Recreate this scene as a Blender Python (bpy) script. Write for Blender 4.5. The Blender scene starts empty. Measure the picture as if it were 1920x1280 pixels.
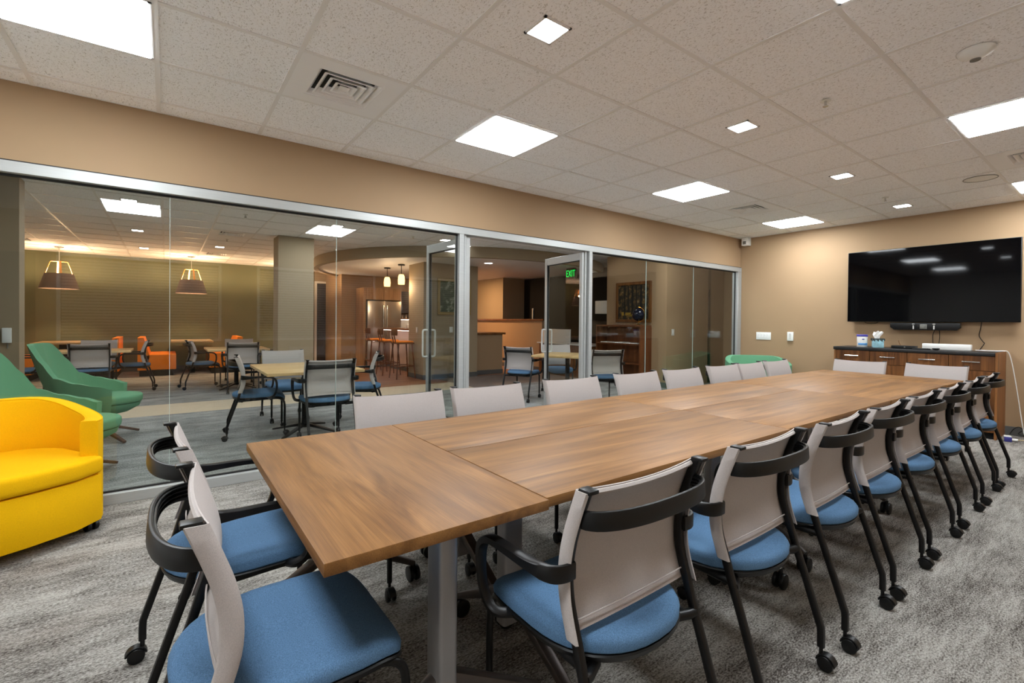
import bpy, bmesh, math, random
from mathutils import Vector, Matrix
PI = math.pi
random.seed(7)
C = bpy.context.scene.collection
SC = bpy.context.scene

# ------------------------------------------------------------------ camera
F_PX, YAW, ROLL, PITCH = 884.1, math.radians(53.1677), math.radians(.5437), math.radians(.5208)
CAM_H = 1.2326
R_ = Vector((math.sin(YAW), -math.cos(YAW), 0))
F0 = Vector((math.cos(YAW), math.sin(YAW), 0))
F_ = F0 * math.cos(PITCH) - Vector((0, 0, 1)) * math.sin(PITCH)
U_ = Vector((0, 0, 1)) * math.cos(PITCH) + F0 * math.sin(PITCH)
cx_ = R_ * math.cos(ROLL) + U_ * math.sin(ROLL)
cy_ = -R_ * math.sin(ROLL) + U_ * math.cos(ROLL)
cd = bpy.data.cameras.new('camera')
cd.sensor_width = 36
cd.lens = F_PX / 1920 * 36
cd.shift_x = -14.57 / 1920
cd.shift_y = -28.7 / 1920
cd.clip_start = .02
cam = bpy.data.objects.new('camera', cd)
C.objects.link(cam)
M3 = Matrix((cx_, cy_, -F_)).transposed().to_4x4()
M3.translation = (0, 0, CAM_H)
cam.matrix_world = M3
SC.camera = cam

# ------------------------------------------------------------------ world, exposure, light levels
w = bpy.data.worlds.new('world')
SC.world = w
w.use_nodes = True
w.node_tree.nodes['Background'].inputs[0].default_value = (.9, .95, 1, 1)
w.node_tree.nodes['Background'].inputs[1].default_value = .02
vs = SC.view_settings
SC.cycles.diffuse_bounces = 8
SC.cycles.transparent_max_bounces = 24
vs.view_transform = 'Standard'
vs.look = 'None'
vs.gamma = 1
vs.use_curve_mapping = False
vs.exposure = .75
PANEL_E = 26.0          # our room's ceiling panels
SMALL_E = 34.0         # small square downlights
LOUNGE_PANEL_E = 14.0
LOUNGE_SMALL_E = 16.0
PEND_W = 50            # watts per lounge pendant
BARPEND_W = 11

# ------------------------------------------------------------------ helpers
def srgb(r, g, b):
    f = lambda c: (c / 255 / 12.92) if c / 255 <= .04045 else ((c / 255 + .055) / 1.055) ** 2.4
    return (f(r), f(g), f(b), 1)

def mat(name, col, rough=.6, metal=0, bump=None, spec=None, emis=None, noise=None, coat=0):
    """bump=(scale,strength,distance)  noise=(scale, amount, stretch xyz)"""
    m = bpy.data.materials.new(name)
    m.use_nodes = True
    nt = m.node_tree
    b = nt.nodes['Principled BSDF']
    b.inputs['Base Color'].default_value = col
    b.inputs['Roughness'].default_value = rough
    b.inputs['Metallic'].default_value = metal
    if spec is not None: b.inputs['Specular IOR Level'].default_value = spec
    if coat: b.inputs['Coat Weight'].default_value = coat
    if emis:
        b.inputs['Emission Color'].default_value = emis[0]
        b.inputs['Emission Strength'].default_value = emis[1]
    tc = nt.nodes.new('ShaderNodeTexCoord')
    if noise:
        mp = nt.nodes.new('ShaderNodeMapping')
        mp.inputs['Scale'].default_value = noise[2] if len(noise) > 2 else (1, 1, 1)
        n = nt.nodes.new('ShaderNodeTexNoise')
        n.inputs['Scale'].default_value = noise[0]
        n.inputs['Detail'].default_value = 4
        nt.links.new(tc.outputs['Object'], mp.inputs[0])
        nt.links.new(mp.outputs[0], n.inputs['Vector'])
        mx = nt.nodes.new('ShaderNodeMixRGB')
        mx.blend_type = 'MULTIPLY'
        mx.inputs[0].default_value = 1
        mx.inputs[1].default_value = col
        rp = nt.nodes.new('ShaderNodeMapRange')
        rp.inputs['From Min'].default_value = .3
        rp.inputs['From Max'].default_value = .7
        rp.inputs['To Min'].default_value = 1 - noise[1]
        rp.inputs['To Max'].default_value = 1 + noise[1]
        nt.links.new(n.outputs[0], rp.inputs[0])
        nt.links.new(rp.outputs[0], mx.inputs[2])
        nt.links.new(mx.outputs[0], b.inputs['Base Color'])
    if bump:
        n = nt.nodes.new('ShaderNodeTexNoise')
        n.inputs['Scale'].default_value = bump[0]
        n.inputs['Detail'].default_value = 3
        nt.links.new(tc.outputs['Object'], n.inputs['Vector'])
        bn = nt.nodes.new('ShaderNodeBump')
        bn.inputs['Strength'].default_value = bump[1]
        bn.inputs['Distance'].default_value = bump[2]
        nt.links.new(n.outputs[0], bn.inputs['Height'])
        nt.links.new(bn.outputs[0], b.inputs['Normal'])
    return m

def wood_mat(name, dark, mid, light, axis='X', rough=.35, scale=1.0, flame=0.0):
    m = bpy.data.materials.new(name)
    m.use_nodes = True
    nt = m.node_tree
    b = nt.nodes['Principled BSDF']
    b.inputs['Roughness'].default_value = rough
    b.inputs['Specular IOR Level'].default_value = .32
    tc = nt.nodes.new('ShaderNodeTexCoord')
    oi = nt.nodes.new('ShaderNodeObjectInfo')
    ad = nt.nodes.new('ShaderNodeVectorMath'); ad.operation = 'ADD'
    ml = nt.nodes.new('ShaderNodeVectorMath'); ml.operation = 'SCALE'
    ml.inputs['Scale'].default_value = 37.0
    cb = nt.nodes.new('ShaderNodeCombineXYZ')
    nt.links.new(oi.outputs['Random'], cb.inputs[0]); nt.links.new(oi.outputs['Random'], cb.inputs[1])
    nt.links.new(cb.outputs[0], ml.inputs[0])
    nt.links.new(tc.outputs['Object'], ad.inputs[0]); nt.links.new(ml.outputs[0], ad.inputs[1])
    st = {'X': ((.9, 9, 9), (3, 200, 200)), 'Y': ((9, .9, 9), (200, 3, 200)), 'Z': ((9, 9, .9), (140, 140, 2.5))}[axis]
    def nz(sc, s, det, dist=0):
        mp = nt.nodes.new('ShaderNodeMapping')
        mp.inputs['Scale'].default_value = sc
        n = nt.nodes.new('ShaderNodeTexNoise')
        n.inputs['Scale'].default_value = s
        n.inputs['Detail'].default_value = det
        n.inputs['Distortion'].default_value = dist
        nt.links.new(ad.outputs[0], mp.inputs[0]); nt.links.new(mp.outputs[0], n.inputs['Vector'])
        return n
    n1 = nz(st[0], scale, 5, .6 + flame)
    n2 = nz(st[1], scale, 3)
    rp = nt.nodes.new('ShaderNodeValToRGB')
    rp.color_ramp.elements[0].position = .3; rp.color_ramp.elements[0].color = dark
    rp.color_ramp.elements[1].position = .72; rp.color_ramp.elements[1].color = light
    e = rp.color_ramp.elements.new(.5); e.color = mid
    nt.links.new(n1.outputs[0], rp.inputs[0])
    mr = nt.nodes.new('ShaderNodeMapRange')
    mr.inputs['From Min'].default_value = .3; mr.inputs['From Max'].default_value = .7
    mr.inputs['To Min'].default_value = .8; mr.inputs['To Max'].default_value = 1.16
    nt.links.new(n2.outputs[0], mr.inputs[0])
    mx = nt.nodes.new('ShaderNodeMixRGB'); mx.blend_type = 'MULTIPLY'; mx.inputs[0].default_value = 1
    nt.links.new(rp.outputs[0], mx.inputs[1]); nt.links.new(mr.outputs[0], mx.inputs[2])
    nt.links.new(mx.outputs[0], b.inputs['Base Color'])
    bn = nt.nodes.new('ShaderNodeBump'); bn.inputs['Strength'].default_value = .12; bn.inputs['Distance'].default_value = .0006
    nt.links.new(n2.outputs[0], bn.inputs['Height']); nt.links.new(bn.outputs[0], b.inputs['Normal'])
    return m

def carpet_mat(name, light, dark, tint, strong=1.0):
    m = bpy.data.materials.new(name)
    m.use_nodes = True
    nt = m.node_tree
    b = nt.nodes['Principled BSDF']
    b.inputs['Roughness'].default_value = .95
    b.inputs['Specular IOR Level'].default_value = .1
    tc = nt.nodes.new('ShaderNodeTexCoord')
    def nz(sc, s, det, rough=.5, dist=0):
        mp = nt.nodes.new('ShaderNodeMapping')
        mp.inputs['Scale'].default_value = sc
        n = nt.nodes.new('ShaderNodeTexNoise')
        n.inputs['Scale'].default_value = s; n.inputs['Detail'].default_value = det
        n.inputs['Roughness'].default_value = rough; n.inputs['Distortion'].default_value = dist
        nt.links.new(tc.outputs['Object'], mp.inputs[0]); nt.links.new(mp.outputs[0], n.inputs['Vector'])
        return n.outputs[0]
    def math_(op, a, bb):
        n = nt.nodes.new('ShaderNodeMath'); n.operation = op
        for i, v in enumerate((a, bb)):
            if isinstance(v, (int, float)): n.inputs[i].default_value = v
            else: nt.links.new(v, n.inputs[i])
        return n.outputs[0]
    big = nz((.8, 2.6, 1), 1.8, 5, .65, .2)
    streak = nz((4.5, 22, 1), 1.7, 7, .8)
    loop = nz((90, 170, 1), 1, 3, .7)
    v = math_('ADD', math_('MULTIPLY', big, .75), math_('MULTIPLY', streak, .75))
    v = math_('ADD', v, math_('MULTIPLY', loop, 1.3))
    mr = nt.nodes.new('ShaderNodeMapRange')
    mr.inputs['From Min'].default_value = 1.18; mr.inputs['From Max'].default_value = 1.60
    nt.links.new(v, mr.inputs[0])
    mx = nt.nodes.new('ShaderNodeMixRGB')
    mx.inputs[1].default_value = dark; mx.inputs[2].default_value = light
    nt.links.new(mr.outputs[0], mx.inputs[0])
    pt = nz((.5, 1.1, 1), 1.3, 2)
    pr = nt.nodes.new('ShaderNodeMapRange')
    pr.inputs['From Min'].default_value = .52; pr.inputs['From Max'].default_value = .66
    pr.inputs['To Max'].default_value = .55
    nt.links.new(pt, pr.inputs[0])
    m2 = nt.nodes.new('ShaderNodeMixRGB'); m2.blend_type = 'MULTIPLY'
    nt.links.new(pr.outputs[0], m2.inputs[0]); nt.links.new(mx.outputs[0], m2.inputs[1]); m2.inputs[2].default_value = tint
    nt.links.new(m2.outputs[0], b.inputs['Base Color'])
    bn = nt.nodes.new('ShaderNodeBump'); bn.inputs['Strength'].default_value = .6; bn.inputs['Distance'].default_value = .004
    nt.links.new(loop, bn.inputs['Height']); nt.links.new(bn.outputs[0], b.inputs['Normal'])
    return m

def tile_mat():
    m = bpy.data.materials.new('ceiling_tile')
    m.use_nodes = True
    nt = m.node_tree
    b = nt.nodes['Principled BSDF']
    b.inputs['Roughness'].default_value = .95
    b.inputs['Specular IOR Level'].default_value = .05
    g = nt.nodes.new('ShaderNodeNewGeometry')
    mp = nt.nodes.new('ShaderNodeMapping'); mp.inputs['Scale'].default_value = (1.5, .8, 1)
    n = nt.nodes.new('ShaderNodeTexNoise'); n.inputs['Scale'].default_value = 105; n.inputs['Detail'].default_value = 2
    n.inputs['Distortion'].default_value = .9
    nt.links.new(g.outputs['Position'], mp.inputs[0]); nt.links.new(mp.outputs[0], n.inputs['Vector'])
    rp = nt.nodes.new('ShaderNodeValToRGB')
    rp.color_ramp.elements[0].position = .34; rp.color_ramp.elements[0].color = (.62, .61, .6, 1)
    rp.color_ramp.elements[1].position = .43; rp.color_ramp.elements[1].color = (.955, .965, .985, 1)
    nt.links.new(n.outputs[0], rp.inputs[0]); nt.links.new(rp.outputs[0], b.inputs['Base Color'])
    bn = nt.nodes.new('ShaderNodeBump'); bn.inputs['Strength'].default_value = .5; bn.inputs['Distance'].default_value = .002
    nt.links.new(n.outputs[0], bn.inputs['Height']); nt.links.new(bn.outputs[0], b.inputs['Normal'])
    return m

def glass_mat(name, tint):
    m = bpy.data.materials.new(name)
    m.use_nodes = True
    nt = m.node_tree
    nt.nodes.remove(nt.nodes['Principled BSDF'])
    out = nt.nodes['Material Output']
    tr = nt.nodes.new('ShaderNodeBsdfTransparent'); tr.inputs[0].default_value = tint
    gl = nt.nodes.new('ShaderNodeBsdfGlossy'); gl.inputs['Roughness'].default_value = 0
    fr = nt.nodes.new('ShaderNodeFresnel'); fr.inputs[0].default_value = 1.45
    mx = nt.nodes.new('ShaderNodeMixShader')
    ge = nt.nodes.new('ShaderNodeNewGeometry')                      # same index on both faces of the pane
    mi = nt.nodes.new('ShaderNodeMapRange'); mi.inputs['To Min'].default_value = 1.45; mi.inputs['To Max'].default_value = 1 / 1.45
    nt.links.new(ge.outputs['Backfacing'], mi.inputs[0]); nt.links.new(mi.outputs[0], fr.inputs[0])
    nt.links.new(fr.outputs[0], mx.inputs[0]); nt.links.new(tr.outputs[0], mx.inputs[1]); nt.links.new(gl.outputs[0], mx.inputs[2])
    nt.links.new(mx.outputs[0], out.inputs[0])
    return m

def emit_mat(name, col, s):
    m = bpy.data.materials.new(name)
    m.use_nodes = True
    nt = m.node_tree
    nt.nodes.remove(nt.nodes['Principled BSDF'])
    e = nt.nodes.new('ShaderNodeEmission'); e.inputs[0].default_value = col; e.inputs[1].default_value = s
    nt.links.new(e.outputs[0], nt.nodes['Material Output'].inputs[0])
    return m

def merge(bm, tmp):
    me = bpy.data.meshes.new('tmp'); tmp.to_mesh(me); tmp.free()
    bm.from_mesh(me); bpy.data.meshes.remove(me)

def box(bm, x0, x1, y0, y1, z0, z1, bev=0, seg=2, rot=None, about=None):
    t = bmesh.new()
    vs_ = [t.verts.new((x, y, z)) for z in (z0, z1) for x, y in ((x0, y0), (x1, y0), (x1, y1), (x0, y1))]
    for f in ((3, 2, 1, 0), (4, 5, 6, 7), (0, 1, 5, 4), (1, 2, 6, 5), (2, 3, 7, 6), (3, 0, 4, 7)):
        t.faces.new([vs_[i] for i in f])
    if bev:
        bmesh.ops.bevel(t, geom=t.edges[:], offset=bev, segments=seg, affect='EDGES', profile=.5)
    if rot is not None:
        c = Vector(about or ((x0 + x1) / 2, (y0 + y1) / 2, (z0 + z1) / 2))
        bmesh.ops.transform(t, matrix=Matrix.Translation(c) @ rot @ Matrix.Translation(-c), verts=t.verts)
    merge(bm, t)

def prism(bm, poly, z0, z1, bev=0, seg=2):
    t = bmesh.new()
    a = [t.verts.new((x, y, z0)) for x, y in poly]; b = [t.verts.new((x, y, z1)) for x, y in poly]
    n = len(poly)
    t.faces.new(a[::-1]); t.faces.new(b)
    for i in range(n): t.faces.new((a[i], a[(i + 1) % n], b[(i + 1) % n], b[i]))
    bmesh.ops.recalc_face_normals(t, faces=t.faces)
    if bev:
        ed = [e for e in t.edges if abs(e.verts[0].co.z - e.verts[1].co.z) < 1e-6]
        bmesh.ops.bevel(t, geom=ed, offset=bev, segments=seg, affect='EDGES', profile=.5)
    merge(bm, t)

def cyl(bm, p, axis, r, h, n=20, r2=None, bev=0):
    """cylinder centred at p along axis, length h"""
    t = bmesh.new()
    bmesh.ops.create_cone(t, cap_ends=True, segments=n, radius1=r, radius2=r if r2 is None else r2, depth=h)
    if bev:
        ed = [e for e in t.edges if abs(e.verts[0].co.z - e.verts[1].co.z) < 1e-6]
        bmesh.ops.bevel(t, geom=ed, offset=bev, segments=2, affect='EDGES', profile=.5)
    q = Vector((0, 0, 1)).rotation_difference(Vector(axis).normalized()).to_matrix().to_4x4()
    bmesh.ops.transform(t, matrix=Matrix.Translation(Vector(p)) @ q, verts=t.verts)
    merge(bm, t)

def lathe(bm, prof, n=28, c=(0, 0, 0), close=True):
    rings = []
    for r, z in prof:
        rings.append([bm.verts.new((c[0] + r * math.cos(2 * PI * i / n), c[1] + r * math.sin(2 * PI * i / n), c[2] + z)) for i in range(n)])
    for a, b in zip(rings, rings[1:]):
        for i in range(n): bm.faces.new((a[i], a[(i + 1) % n], b[(i + 1) % n], b[i]))
    if close:
        bm.faces.new(rings[0][::-1]); bm.faces.new(rings[-1])

def smooth_path(pts, k=5):
    P = [Vector(p) for p in pts]
    out = []
    for i in range(len(P) - 1):
        p0 = P[max(i - 1, 0)]; p1 = P[i]; p2 = P[i + 1]; p3 = P[min(i + 2, len(P) - 1)]
        for j in range(k):
            t = j / k
            out.append(.5 * ((2 * p1) + (p2 - p0) * t + (2 * p0 - 5 * p1 + 4 * p2 - p3) * t * t + (3 * p1 - p0 - 3 * p2 + p3) * t ** 3))
    out.append(P[-1])
    return out

def sweep(bm, pts, sec, up=(0, 0, 1), scales=None):
    """sweep a closed 2-D section (side, up) along pts; side = tangent x up"""
    P = [Vector(p) for p in pts]
    rings = []
    up = Vector(up)
    u_prev = None
    for i, p in enumerate(P):
        t = (P[min(i + 1, len(P) - 1)] - P[max(i - 1, 0)]).normalized()
        u = up if u_prev is None else u_prev
        u = (u - t * u.dot(t))
        if u.length < 1e-4: u = Vector((1, 0, 0)) - t * t.x
        u.normalize(); u_prev = u
        s = t.cross(u)
        k = scales[i] if scales else (1, 1)
        if isinstance(k, (int, float)): k = (k, k)
        rings.append([bm.verts.new(p + s * a * k[0] + u * b * k[1]) for a, b in sec])
    n = len(sec)
    fs = []
    for a, b in zip(rings, rings[1:]):
        for i in range(n): fs.append(bm.faces.new((a[i], a[(i + 1) % n], b[(i + 1) % n], b[i])))
    fs.append(bm.faces.new(rings[0][::-1])); fs.append(bm.faces.new(rings[-1]))
    bmesh.ops.recalc_face_normals(bm, faces=fs)

def circ(r, n=10): return [(r * math.cos(2 * PI * i / n), r * math.sin(2 * PI * i / n)) for i in range(n)]
def rrect(w_, h_, r=.003, n=3):
    out = []
    for (cx, cy, a0) in ((w_ / 2 - r, h_ / 2 - r, 0), (-w_ / 2 + r, h_ / 2 - r, 90), (-w_ / 2 + r, -h_ / 2 + r, 180), (w_ / 2 - r, -h_ / 2 + r, 270)):
        for j in range(n):
            a = math.radians(a0 + 90 * j / (n - 1)); out.append((cx + r * math.cos(a), cy + r * math.sin(a)))
    return out
def tube(bm, pts, r, n=10, up=(0, 0, 1), sc=None): sweep(bm, pts, circ(r, n), up, sc)

def obj(name, bm, m, parent=None, loc=None, smooth=True, ang=38):
    me = bpy.data.meshes.new(name)
    bm.to_mesh(me); bm.free()
    if m: me.materials.append(m)
    if smooth:
        me.shade_smooth(); me.set_sharp_from_angle(angle=math.radians(ang))
    o = bpy.data.objects.new(name, me)
    C.objects.link(o)
    if parent is not None: o.parent = parent
    if loc is not None: o.location = loc
    return o
def B(): return bmesh.new()

def thing(name, label, cat, loc=(0, 0, 0), rotz=0, group=None):
    o = bpy.data.objects.new(name, None)
    o.empty_display_size = .1
    C.objects.link(o)
    o.location = loc; o.rotation_euler = (0, 0, rotz)
    o['label'] = label; o['category'] = cat
    if group: o['group'] = group
    return o
def tag(o, label, cat, group=None):
    o['label'] = label; o['category'] = cat
    if group: o['group'] = group
    return o
def struct(o, label=None):
    o['kind'] = 'structure'
    if label: o['label'] = label
    return o
def sempty(name, label=None):
    o = bpy.data.objects.new(name, None); o.empty_display_size = .1; C.objects.link(o); return struct(o, label)
def sbox(name, mt, x0, x1, y0, y1, z0, z1, parent=None, bev=0, label=None):
    b = B(); box(b, x0, x1, y0, y1, z0, z1, bev)
    o = obj(name, b, mt, parent)
    if parent is None: struct(o, label)
    return o
def dup(root, loc, rotz, label, group=None):
    def cp(o, par):
        c = o.copy(); C.objects.link(c)
        if par is not None:
            c.parent = par
            c.matrix_parent_inverse = o.matrix_parent_inverse.copy()
        for ch in o.children: cp(ch, c)
        return c
    r = cp(root, None)
    r.location = loc; r.rotation_euler = (0, 0, rotz); r['label'] = label
    if group: r['group'] = group
    return r

# ------------------------------------------------------------------ materials
M = {}
M['tan'] = mat('tan_wall_paint', srgb(160, 132, 100), .75, noise=(3, .02), bump=(180, .15, .0006))
M['tan2'] = mat('taupe_wall_paint', srgb(150, 132, 106), .8, bump=(180, .15, .0006))
M['green_wall'] = mat('olive_wall_paint', srgb(100, 102, 76), .8, bump=(180, .15, .0006))
M['tile'] = tile_mat()
M['grid'] = mat('ceiling_grid_white', srgb(232, 231, 230), .5)
M['plenum'] = mat('plenum_dark', srgb(60, 58, 55), .9)
M['alu'] = mat('brushed_aluminium', srgb(172, 174, 172), .42, .3, noise=(40, .04, (.1, .1, 3)))
M['alu_dark'] = mat('grey_aluminium', srgb(120, 120, 114), .45, .3)
M['gasket'] = mat('black_gasket', srgb(18, 18, 18), .6)
M['glass'] = glass_mat('clear_glass', (.91, .925, .905, 1))
M['seam'] = mat('glass_edge', srgb(170, 185, 178), .25)
M['carpet'] = carpet_mat('striated_grey_carpet', srgb(171, 167, 160), srgb(66, 60, 55), (.80, .72, .68, 1))
M['carpet2'] = carpet_mat('lounge_grey_carpet', srgb(170, 172, 170), srgb(84, 84, 84), (.85, .82, .8, 1))
M['beige_tile'] = mat('beige_floor_tile', srgb(190, 178, 156), .5, noise=(4, .06, (.4, 3, 1)))
M['brown_tile'] = mat('brown_floor_carpet', srgb(110, 98, 90), .8, noise=(6, .2, (.5, 3, 1)))
M['wood_floor'] = wood_mat('bar_wood_floor', srgb(112, 76, 56), srgb(140, 98, 72), srgb(160, 116, 88), 'X', .4, 1)
M['base'] = mat('grey_rubber_baseboard', srgb(84, 84, 82), .6)
M['table_x'] = wood_mat('walnut_laminate_long', srgb(104, 69, 32), srgb(126, 87, 44), srgb(146, 104, 58), 'X', .5, 1.6, .3)
M['table_y'] = wood_mat('walnut_laminate_cross', srgb(102, 67, 31), srgb(124, 85, 43), srgb(143, 101, 56), 'Y', .5, 1.6, .5)
M['table_l'] = wood_mat('maple_laminate', srgb(180, 146, 98), srgb(200, 168, 118), srgb(214, 184, 136), 'X', .35)
M['cred'] = wood_mat('credenza_walnut', srgb(76, 44, 18), srgb(108, 66, 30), srgb(132, 86, 44), 'Z', .4, .9, 2.4)
M['cred_side'] = wood_mat('credenza_side_veneer', srgb(112, 70, 34), srgb(140, 92, 50), srgb(158, 106, 60), 'Z', .4)
M['cred_top'] = mat('black_countertop', srgb(30, 28, 28), .35)
M['lightwood'] = wood_mat('kitchen_cabinet_wood', srgb(140, 108, 76), srgb(158, 124, 90), srgb(172, 138, 104), 'Z', .45)
M['shelfwood'] = wood_mat('bookcase_wood', srgb(78, 40, 20), srgb(104, 58, 30), srgb(124, 72, 40), 'Z', .45)
M['black'] = mat('black_plastic', srgb(11, 11, 11), .42, bump=(300, .1, .0004), spec=.35)
M['blackmetal'] = mat('black_powdercoat', srgb(12, 11, 11), .4, 0, spec=.35)
M['blacksoft'] = mat('black_fabric', srgb(14, 14, 14), .9)
M['blue'] = mat('blue_seat_fabric', srgb(84, 116, 148), .9, noise=(420, .3), bump=(700, .5, .001), spec=.15)
M['meshgrey'] = mat('grey_mesh_fabric', srgb(180, 172, 168), .8, noise=(500, .1), bump=(900, .5, .0008), spec=.15)
M['postgrey'] = mat('silver_table_leg', srgb(150, 148, 148), .35, .6)
M['footbronze'] = mat('dark_bronze_table_foot', srgb(92, 84, 80), .35, .7)
M['yellow'] = mat('yellow_upholstery', srgb(226, 172, 4), .85, noise=(300, .07), bump=(500, .4, .001), spec=.12)
M['green'] = mat('green_upholstery', srgb(100, 152, 118), .85, noise=(300, .07), bump=(500, .4, .001), spec=.15)
M['orange'] = mat('orange_upholstery', srgb(236, 132, 18), .8, bump=(500, .3, .001))
M['seam_dark'] = mat('dark_seam', srgb(150, 104, 6), .9)
M['walnutleg'] = wood_mat('walnut_chair_leg', srgb(74, 50, 38), srgb(98, 70, 54), srgb(118, 86, 66), 'X', .45)
M['white'] = mat('white_plastic', srgb(232, 232, 228), .4)
M['offwhite'] = mat('offwhite_metal', srgb(205, 203, 198), .45)
M['screen'] = mat('black_screen', srgb(2, 2, 3), .05, spec=.18)
M['chrome'] = mat('chrome', srgb(210, 210, 208), .22, 1)
M['steel'] = mat('stainless_steel', srgb(190, 184, 178), .28, .9, noise=(60, .05, (3, 3, .05)))
M['darkroom'] = mat('unlit_room_and_pane_black', srgb(14, 12, 11), .7, spec=.2)  # near-black paints the unlit room; also used for window panes
M['darkdoor'] = mat('dark_door', srgb(46, 36, 30), .5)
M['picture_wood'] = wood_mat('picture_frame_wood', srgb(90, 54, 22), srgb(112, 70, 32), srgb(132, 86, 42), 'Z', .4)
M['panel_light'] = emit_mat('light_panel', (.90, .955, 1, 1), PANEL_E)
M['small_light'] = emit_mat('small_light', (.90, .955, 1, 1), SMALL_E)
M['panel_light2'] = emit_mat('lounge_light_panel', (.86, .93, 1, 1), LOUNGE_PANEL_E)
M['small_light2'] = emit_mat('lounge_small_light', (1, .97, .93, 1), LOUNGE_SMALL_E)
M['warm_glass'] = emit_mat('amber_lamp_glass', (1, .58, .18, 1), 3.0)
M['led'] = emit_mat('led_strip', (1, .86, .8, 1), 9)
M['shade_grey'] = mat('grey_brown_lamp_shade', srgb(100, 84, 76), .7, noise=(8, .15, (6, 6, 30)))
M['shade_wood'] = mat('lamp_yoke_wood', srgb(206, 138, 60), .5)

# ------------------------------------------------------------------ dimensions
CEIL = 2.647
GY = 4.108              # glass wall plane
XW = 7.677              # far (screen) wall
XB = -1.9               # wall behind the camera's left
YR = -.62               # wall behind the camera
T = .6096
XL0 = 1.783 - 3 * T     # grid line L0
YM = 3.2942             # grid line M2

# ------------------------------------------------------------------ floors
sbox('floor', M['carpet'], XB, XW, YR, GY + .06, -.05, 0, label='grey striated carpet of the meeting room')
sbox('floor', M['carpet2'], -4, 9.6, GY + .06, 7.55, -.05, 0, label='grey carpet of the lounge beside the glass wall')
sbox('floor', M['beige_tile'], -4, 4.6, 7.55, 8.47, -.05, 0, label='beige walkway strip crossing the lounge')
sbox('floor', M['brown_tile'], 4.6, 9.6, 7.55, 9.1, -.05, 0, label='brown floor in front of the counter')
sbox('floor', M['carpet2'], -4, 2.9, 8.47, 14.7, -.05, 0, label='grey carpet at the back of the lounge')
sbox('floor', M['wood_floor'], 2.9, 4.6, 8.47, 14.7, -.05, 0, label='warm wooden floor under the bar stools')
sbox('floor', M['wood_floor'], 4.6, 9.6, 9.1, 14.7, -.05, 0, label='warm wooden floor behind the counter')

# ------------------------------------------------------------------ room walls
sbox('wall_far', M['tan'], XW, XW + .12, YR - .12, GY + .1, 0, CEIL + .3, label='tan wall behind the screen')
sbox('wall_back', mat('white_wall_paint', srgb(236, 234, 230), .8), XB - .12, XB, YR - .12, GY + .1, 0, CEIL + .3)  # unseen wall, white chosen so it bounces light to the ceiling
sbox('wall_left', M['tan'], XB, XW, GY, GY + .12, 2.177, CEIL + .3, label='tan header wall above the glass partition')
# right wall with two windows with blinds (behind the camera, mirrored in the glass)
wr = sempty('wall_right')
for x0, x1, z0, z1 in ((XB, XW, 0, .9), (XB, XW, 2.1, CEIL + .3), (XB, -1.75, .9, 2.1), (-1.4, -1.2, .9, 2.1), (.7, 1.2, .9, 2.1), (3.2, 3.7, .9, 2.1), (5.7, XW, .9, 2.1)):
    b = B(); box(b, x0, x1, YR - .12, YR, z0, z1); obj('wall_panel', b, M['tan'], wr)
def blinds(n, x0, x1):
    r = sempty('window_%d' % n, 'window with closed horizontal blinds')
    b = B()
    for a in ((x0, x1, .88, .92), (x0, x1, 2.08, 2.12), (x0, x0 + .04, .9, 2.1), (x1 - .04, x1, .9, 2.1)): box(b, a[0], a[1], YR - .02, YR + .012, a[2], a[3])
    obj('window_frame', b, M['white'], r)
    b = B(); box(b, x0, x1, YR - .11, YR - .09, .9, 2.1); obj('glass_pane', b, M['darkroom'], r)
    z = .94
    me = None
    while z < 2.07:
        if me is None:
            b = B(); box(b, x0 + .045, x1 - .045, -.018, .018, -.0015, .0015, rot=Matrix.Rotation(math.radians(58), 4, 'X'))
            o = obj('blind_slat', b, M['offwhite'], r, (0, YR - .035, z)); me = o.data
        else:
            o = bpy.data.objects.new('blind_slat', me); C.objects.link(o); o.parent = r; o.location = (0, YR - .035, z)
        z += .042
blinds(5, -1.2, .7)
blinds(6, 1.2, 3.2)
blinds(7, 3.7, 5.7)  # unseen extra window, its pale blinds added to bounce light upwards
sbox('baseboard_far', M['base'], XW - .012, XW - .0005, YR, GY, 0, .1)
sbox('baseboard_back', M['base'], XB + .0005, XB + .012, YR, GY, 0, .1)

# ------------------------------------------------------------------ ceilings (tiles, grid, lights, vents)
def ceiling(xs, ys, skip, label, tagname):
    root = sempty('ceiling', label)
    b = B(); box(b, xs[0], xs[-1], ys[0], ys[-1], CEIL + .06, CEIL + .1); obj('slab', b, M['plenum'], root)
    cache = {}
    for i in range(len(xs) - 1):
        for j in range(len(ys) - 1):
            if skip(i, j, (xs[i] + xs[i + 1]) / 2, (ys[j] + ys[j + 1]) / 2): continue
            wx, wy = round(xs[i + 1] - xs[i], 4), round(ys[j + 1] - ys[j], 4)
            c = ((xs[i] + xs[i + 1]) / 2, (ys[j] + ys[j + 1]) / 2, CEIL + .004)
            if (wx, wy) not in cache:
                b = B(); box(b, -wx / 2 + .004, wx / 2 - .004, -wy / 2 + .004, wy / 2 - .004, 0, .016)
                o = obj('ceiling_tile', b, M['tile'], root, c, smooth=False); cache[(wx, wy)] = o.data
            else:
                o = bpy.data.objects.new('ceiling_tile', cache[(wx, wy)]); C.objects.link(o); o.parent = root; o.location = c
    g = .012
    for x in xs:
        b = B(); box(b, x - g, x + g, ys[0], ys[-1], CEIL - .001, CEIL + .004); obj('grid_bar', b, M['grid'], root, smooth=False)
    for y in ys:
        b = B(); box(b, xs[0], xs[-1], y - g, y + g, CEIL - .0005, CEIL + .0042); obj('grid_bar', b, M['grid'], root, smooth=False)
    return root
L = lambda l: XL0 + l * T
Mm = lambda m: YM - (m - 2) * T
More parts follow.
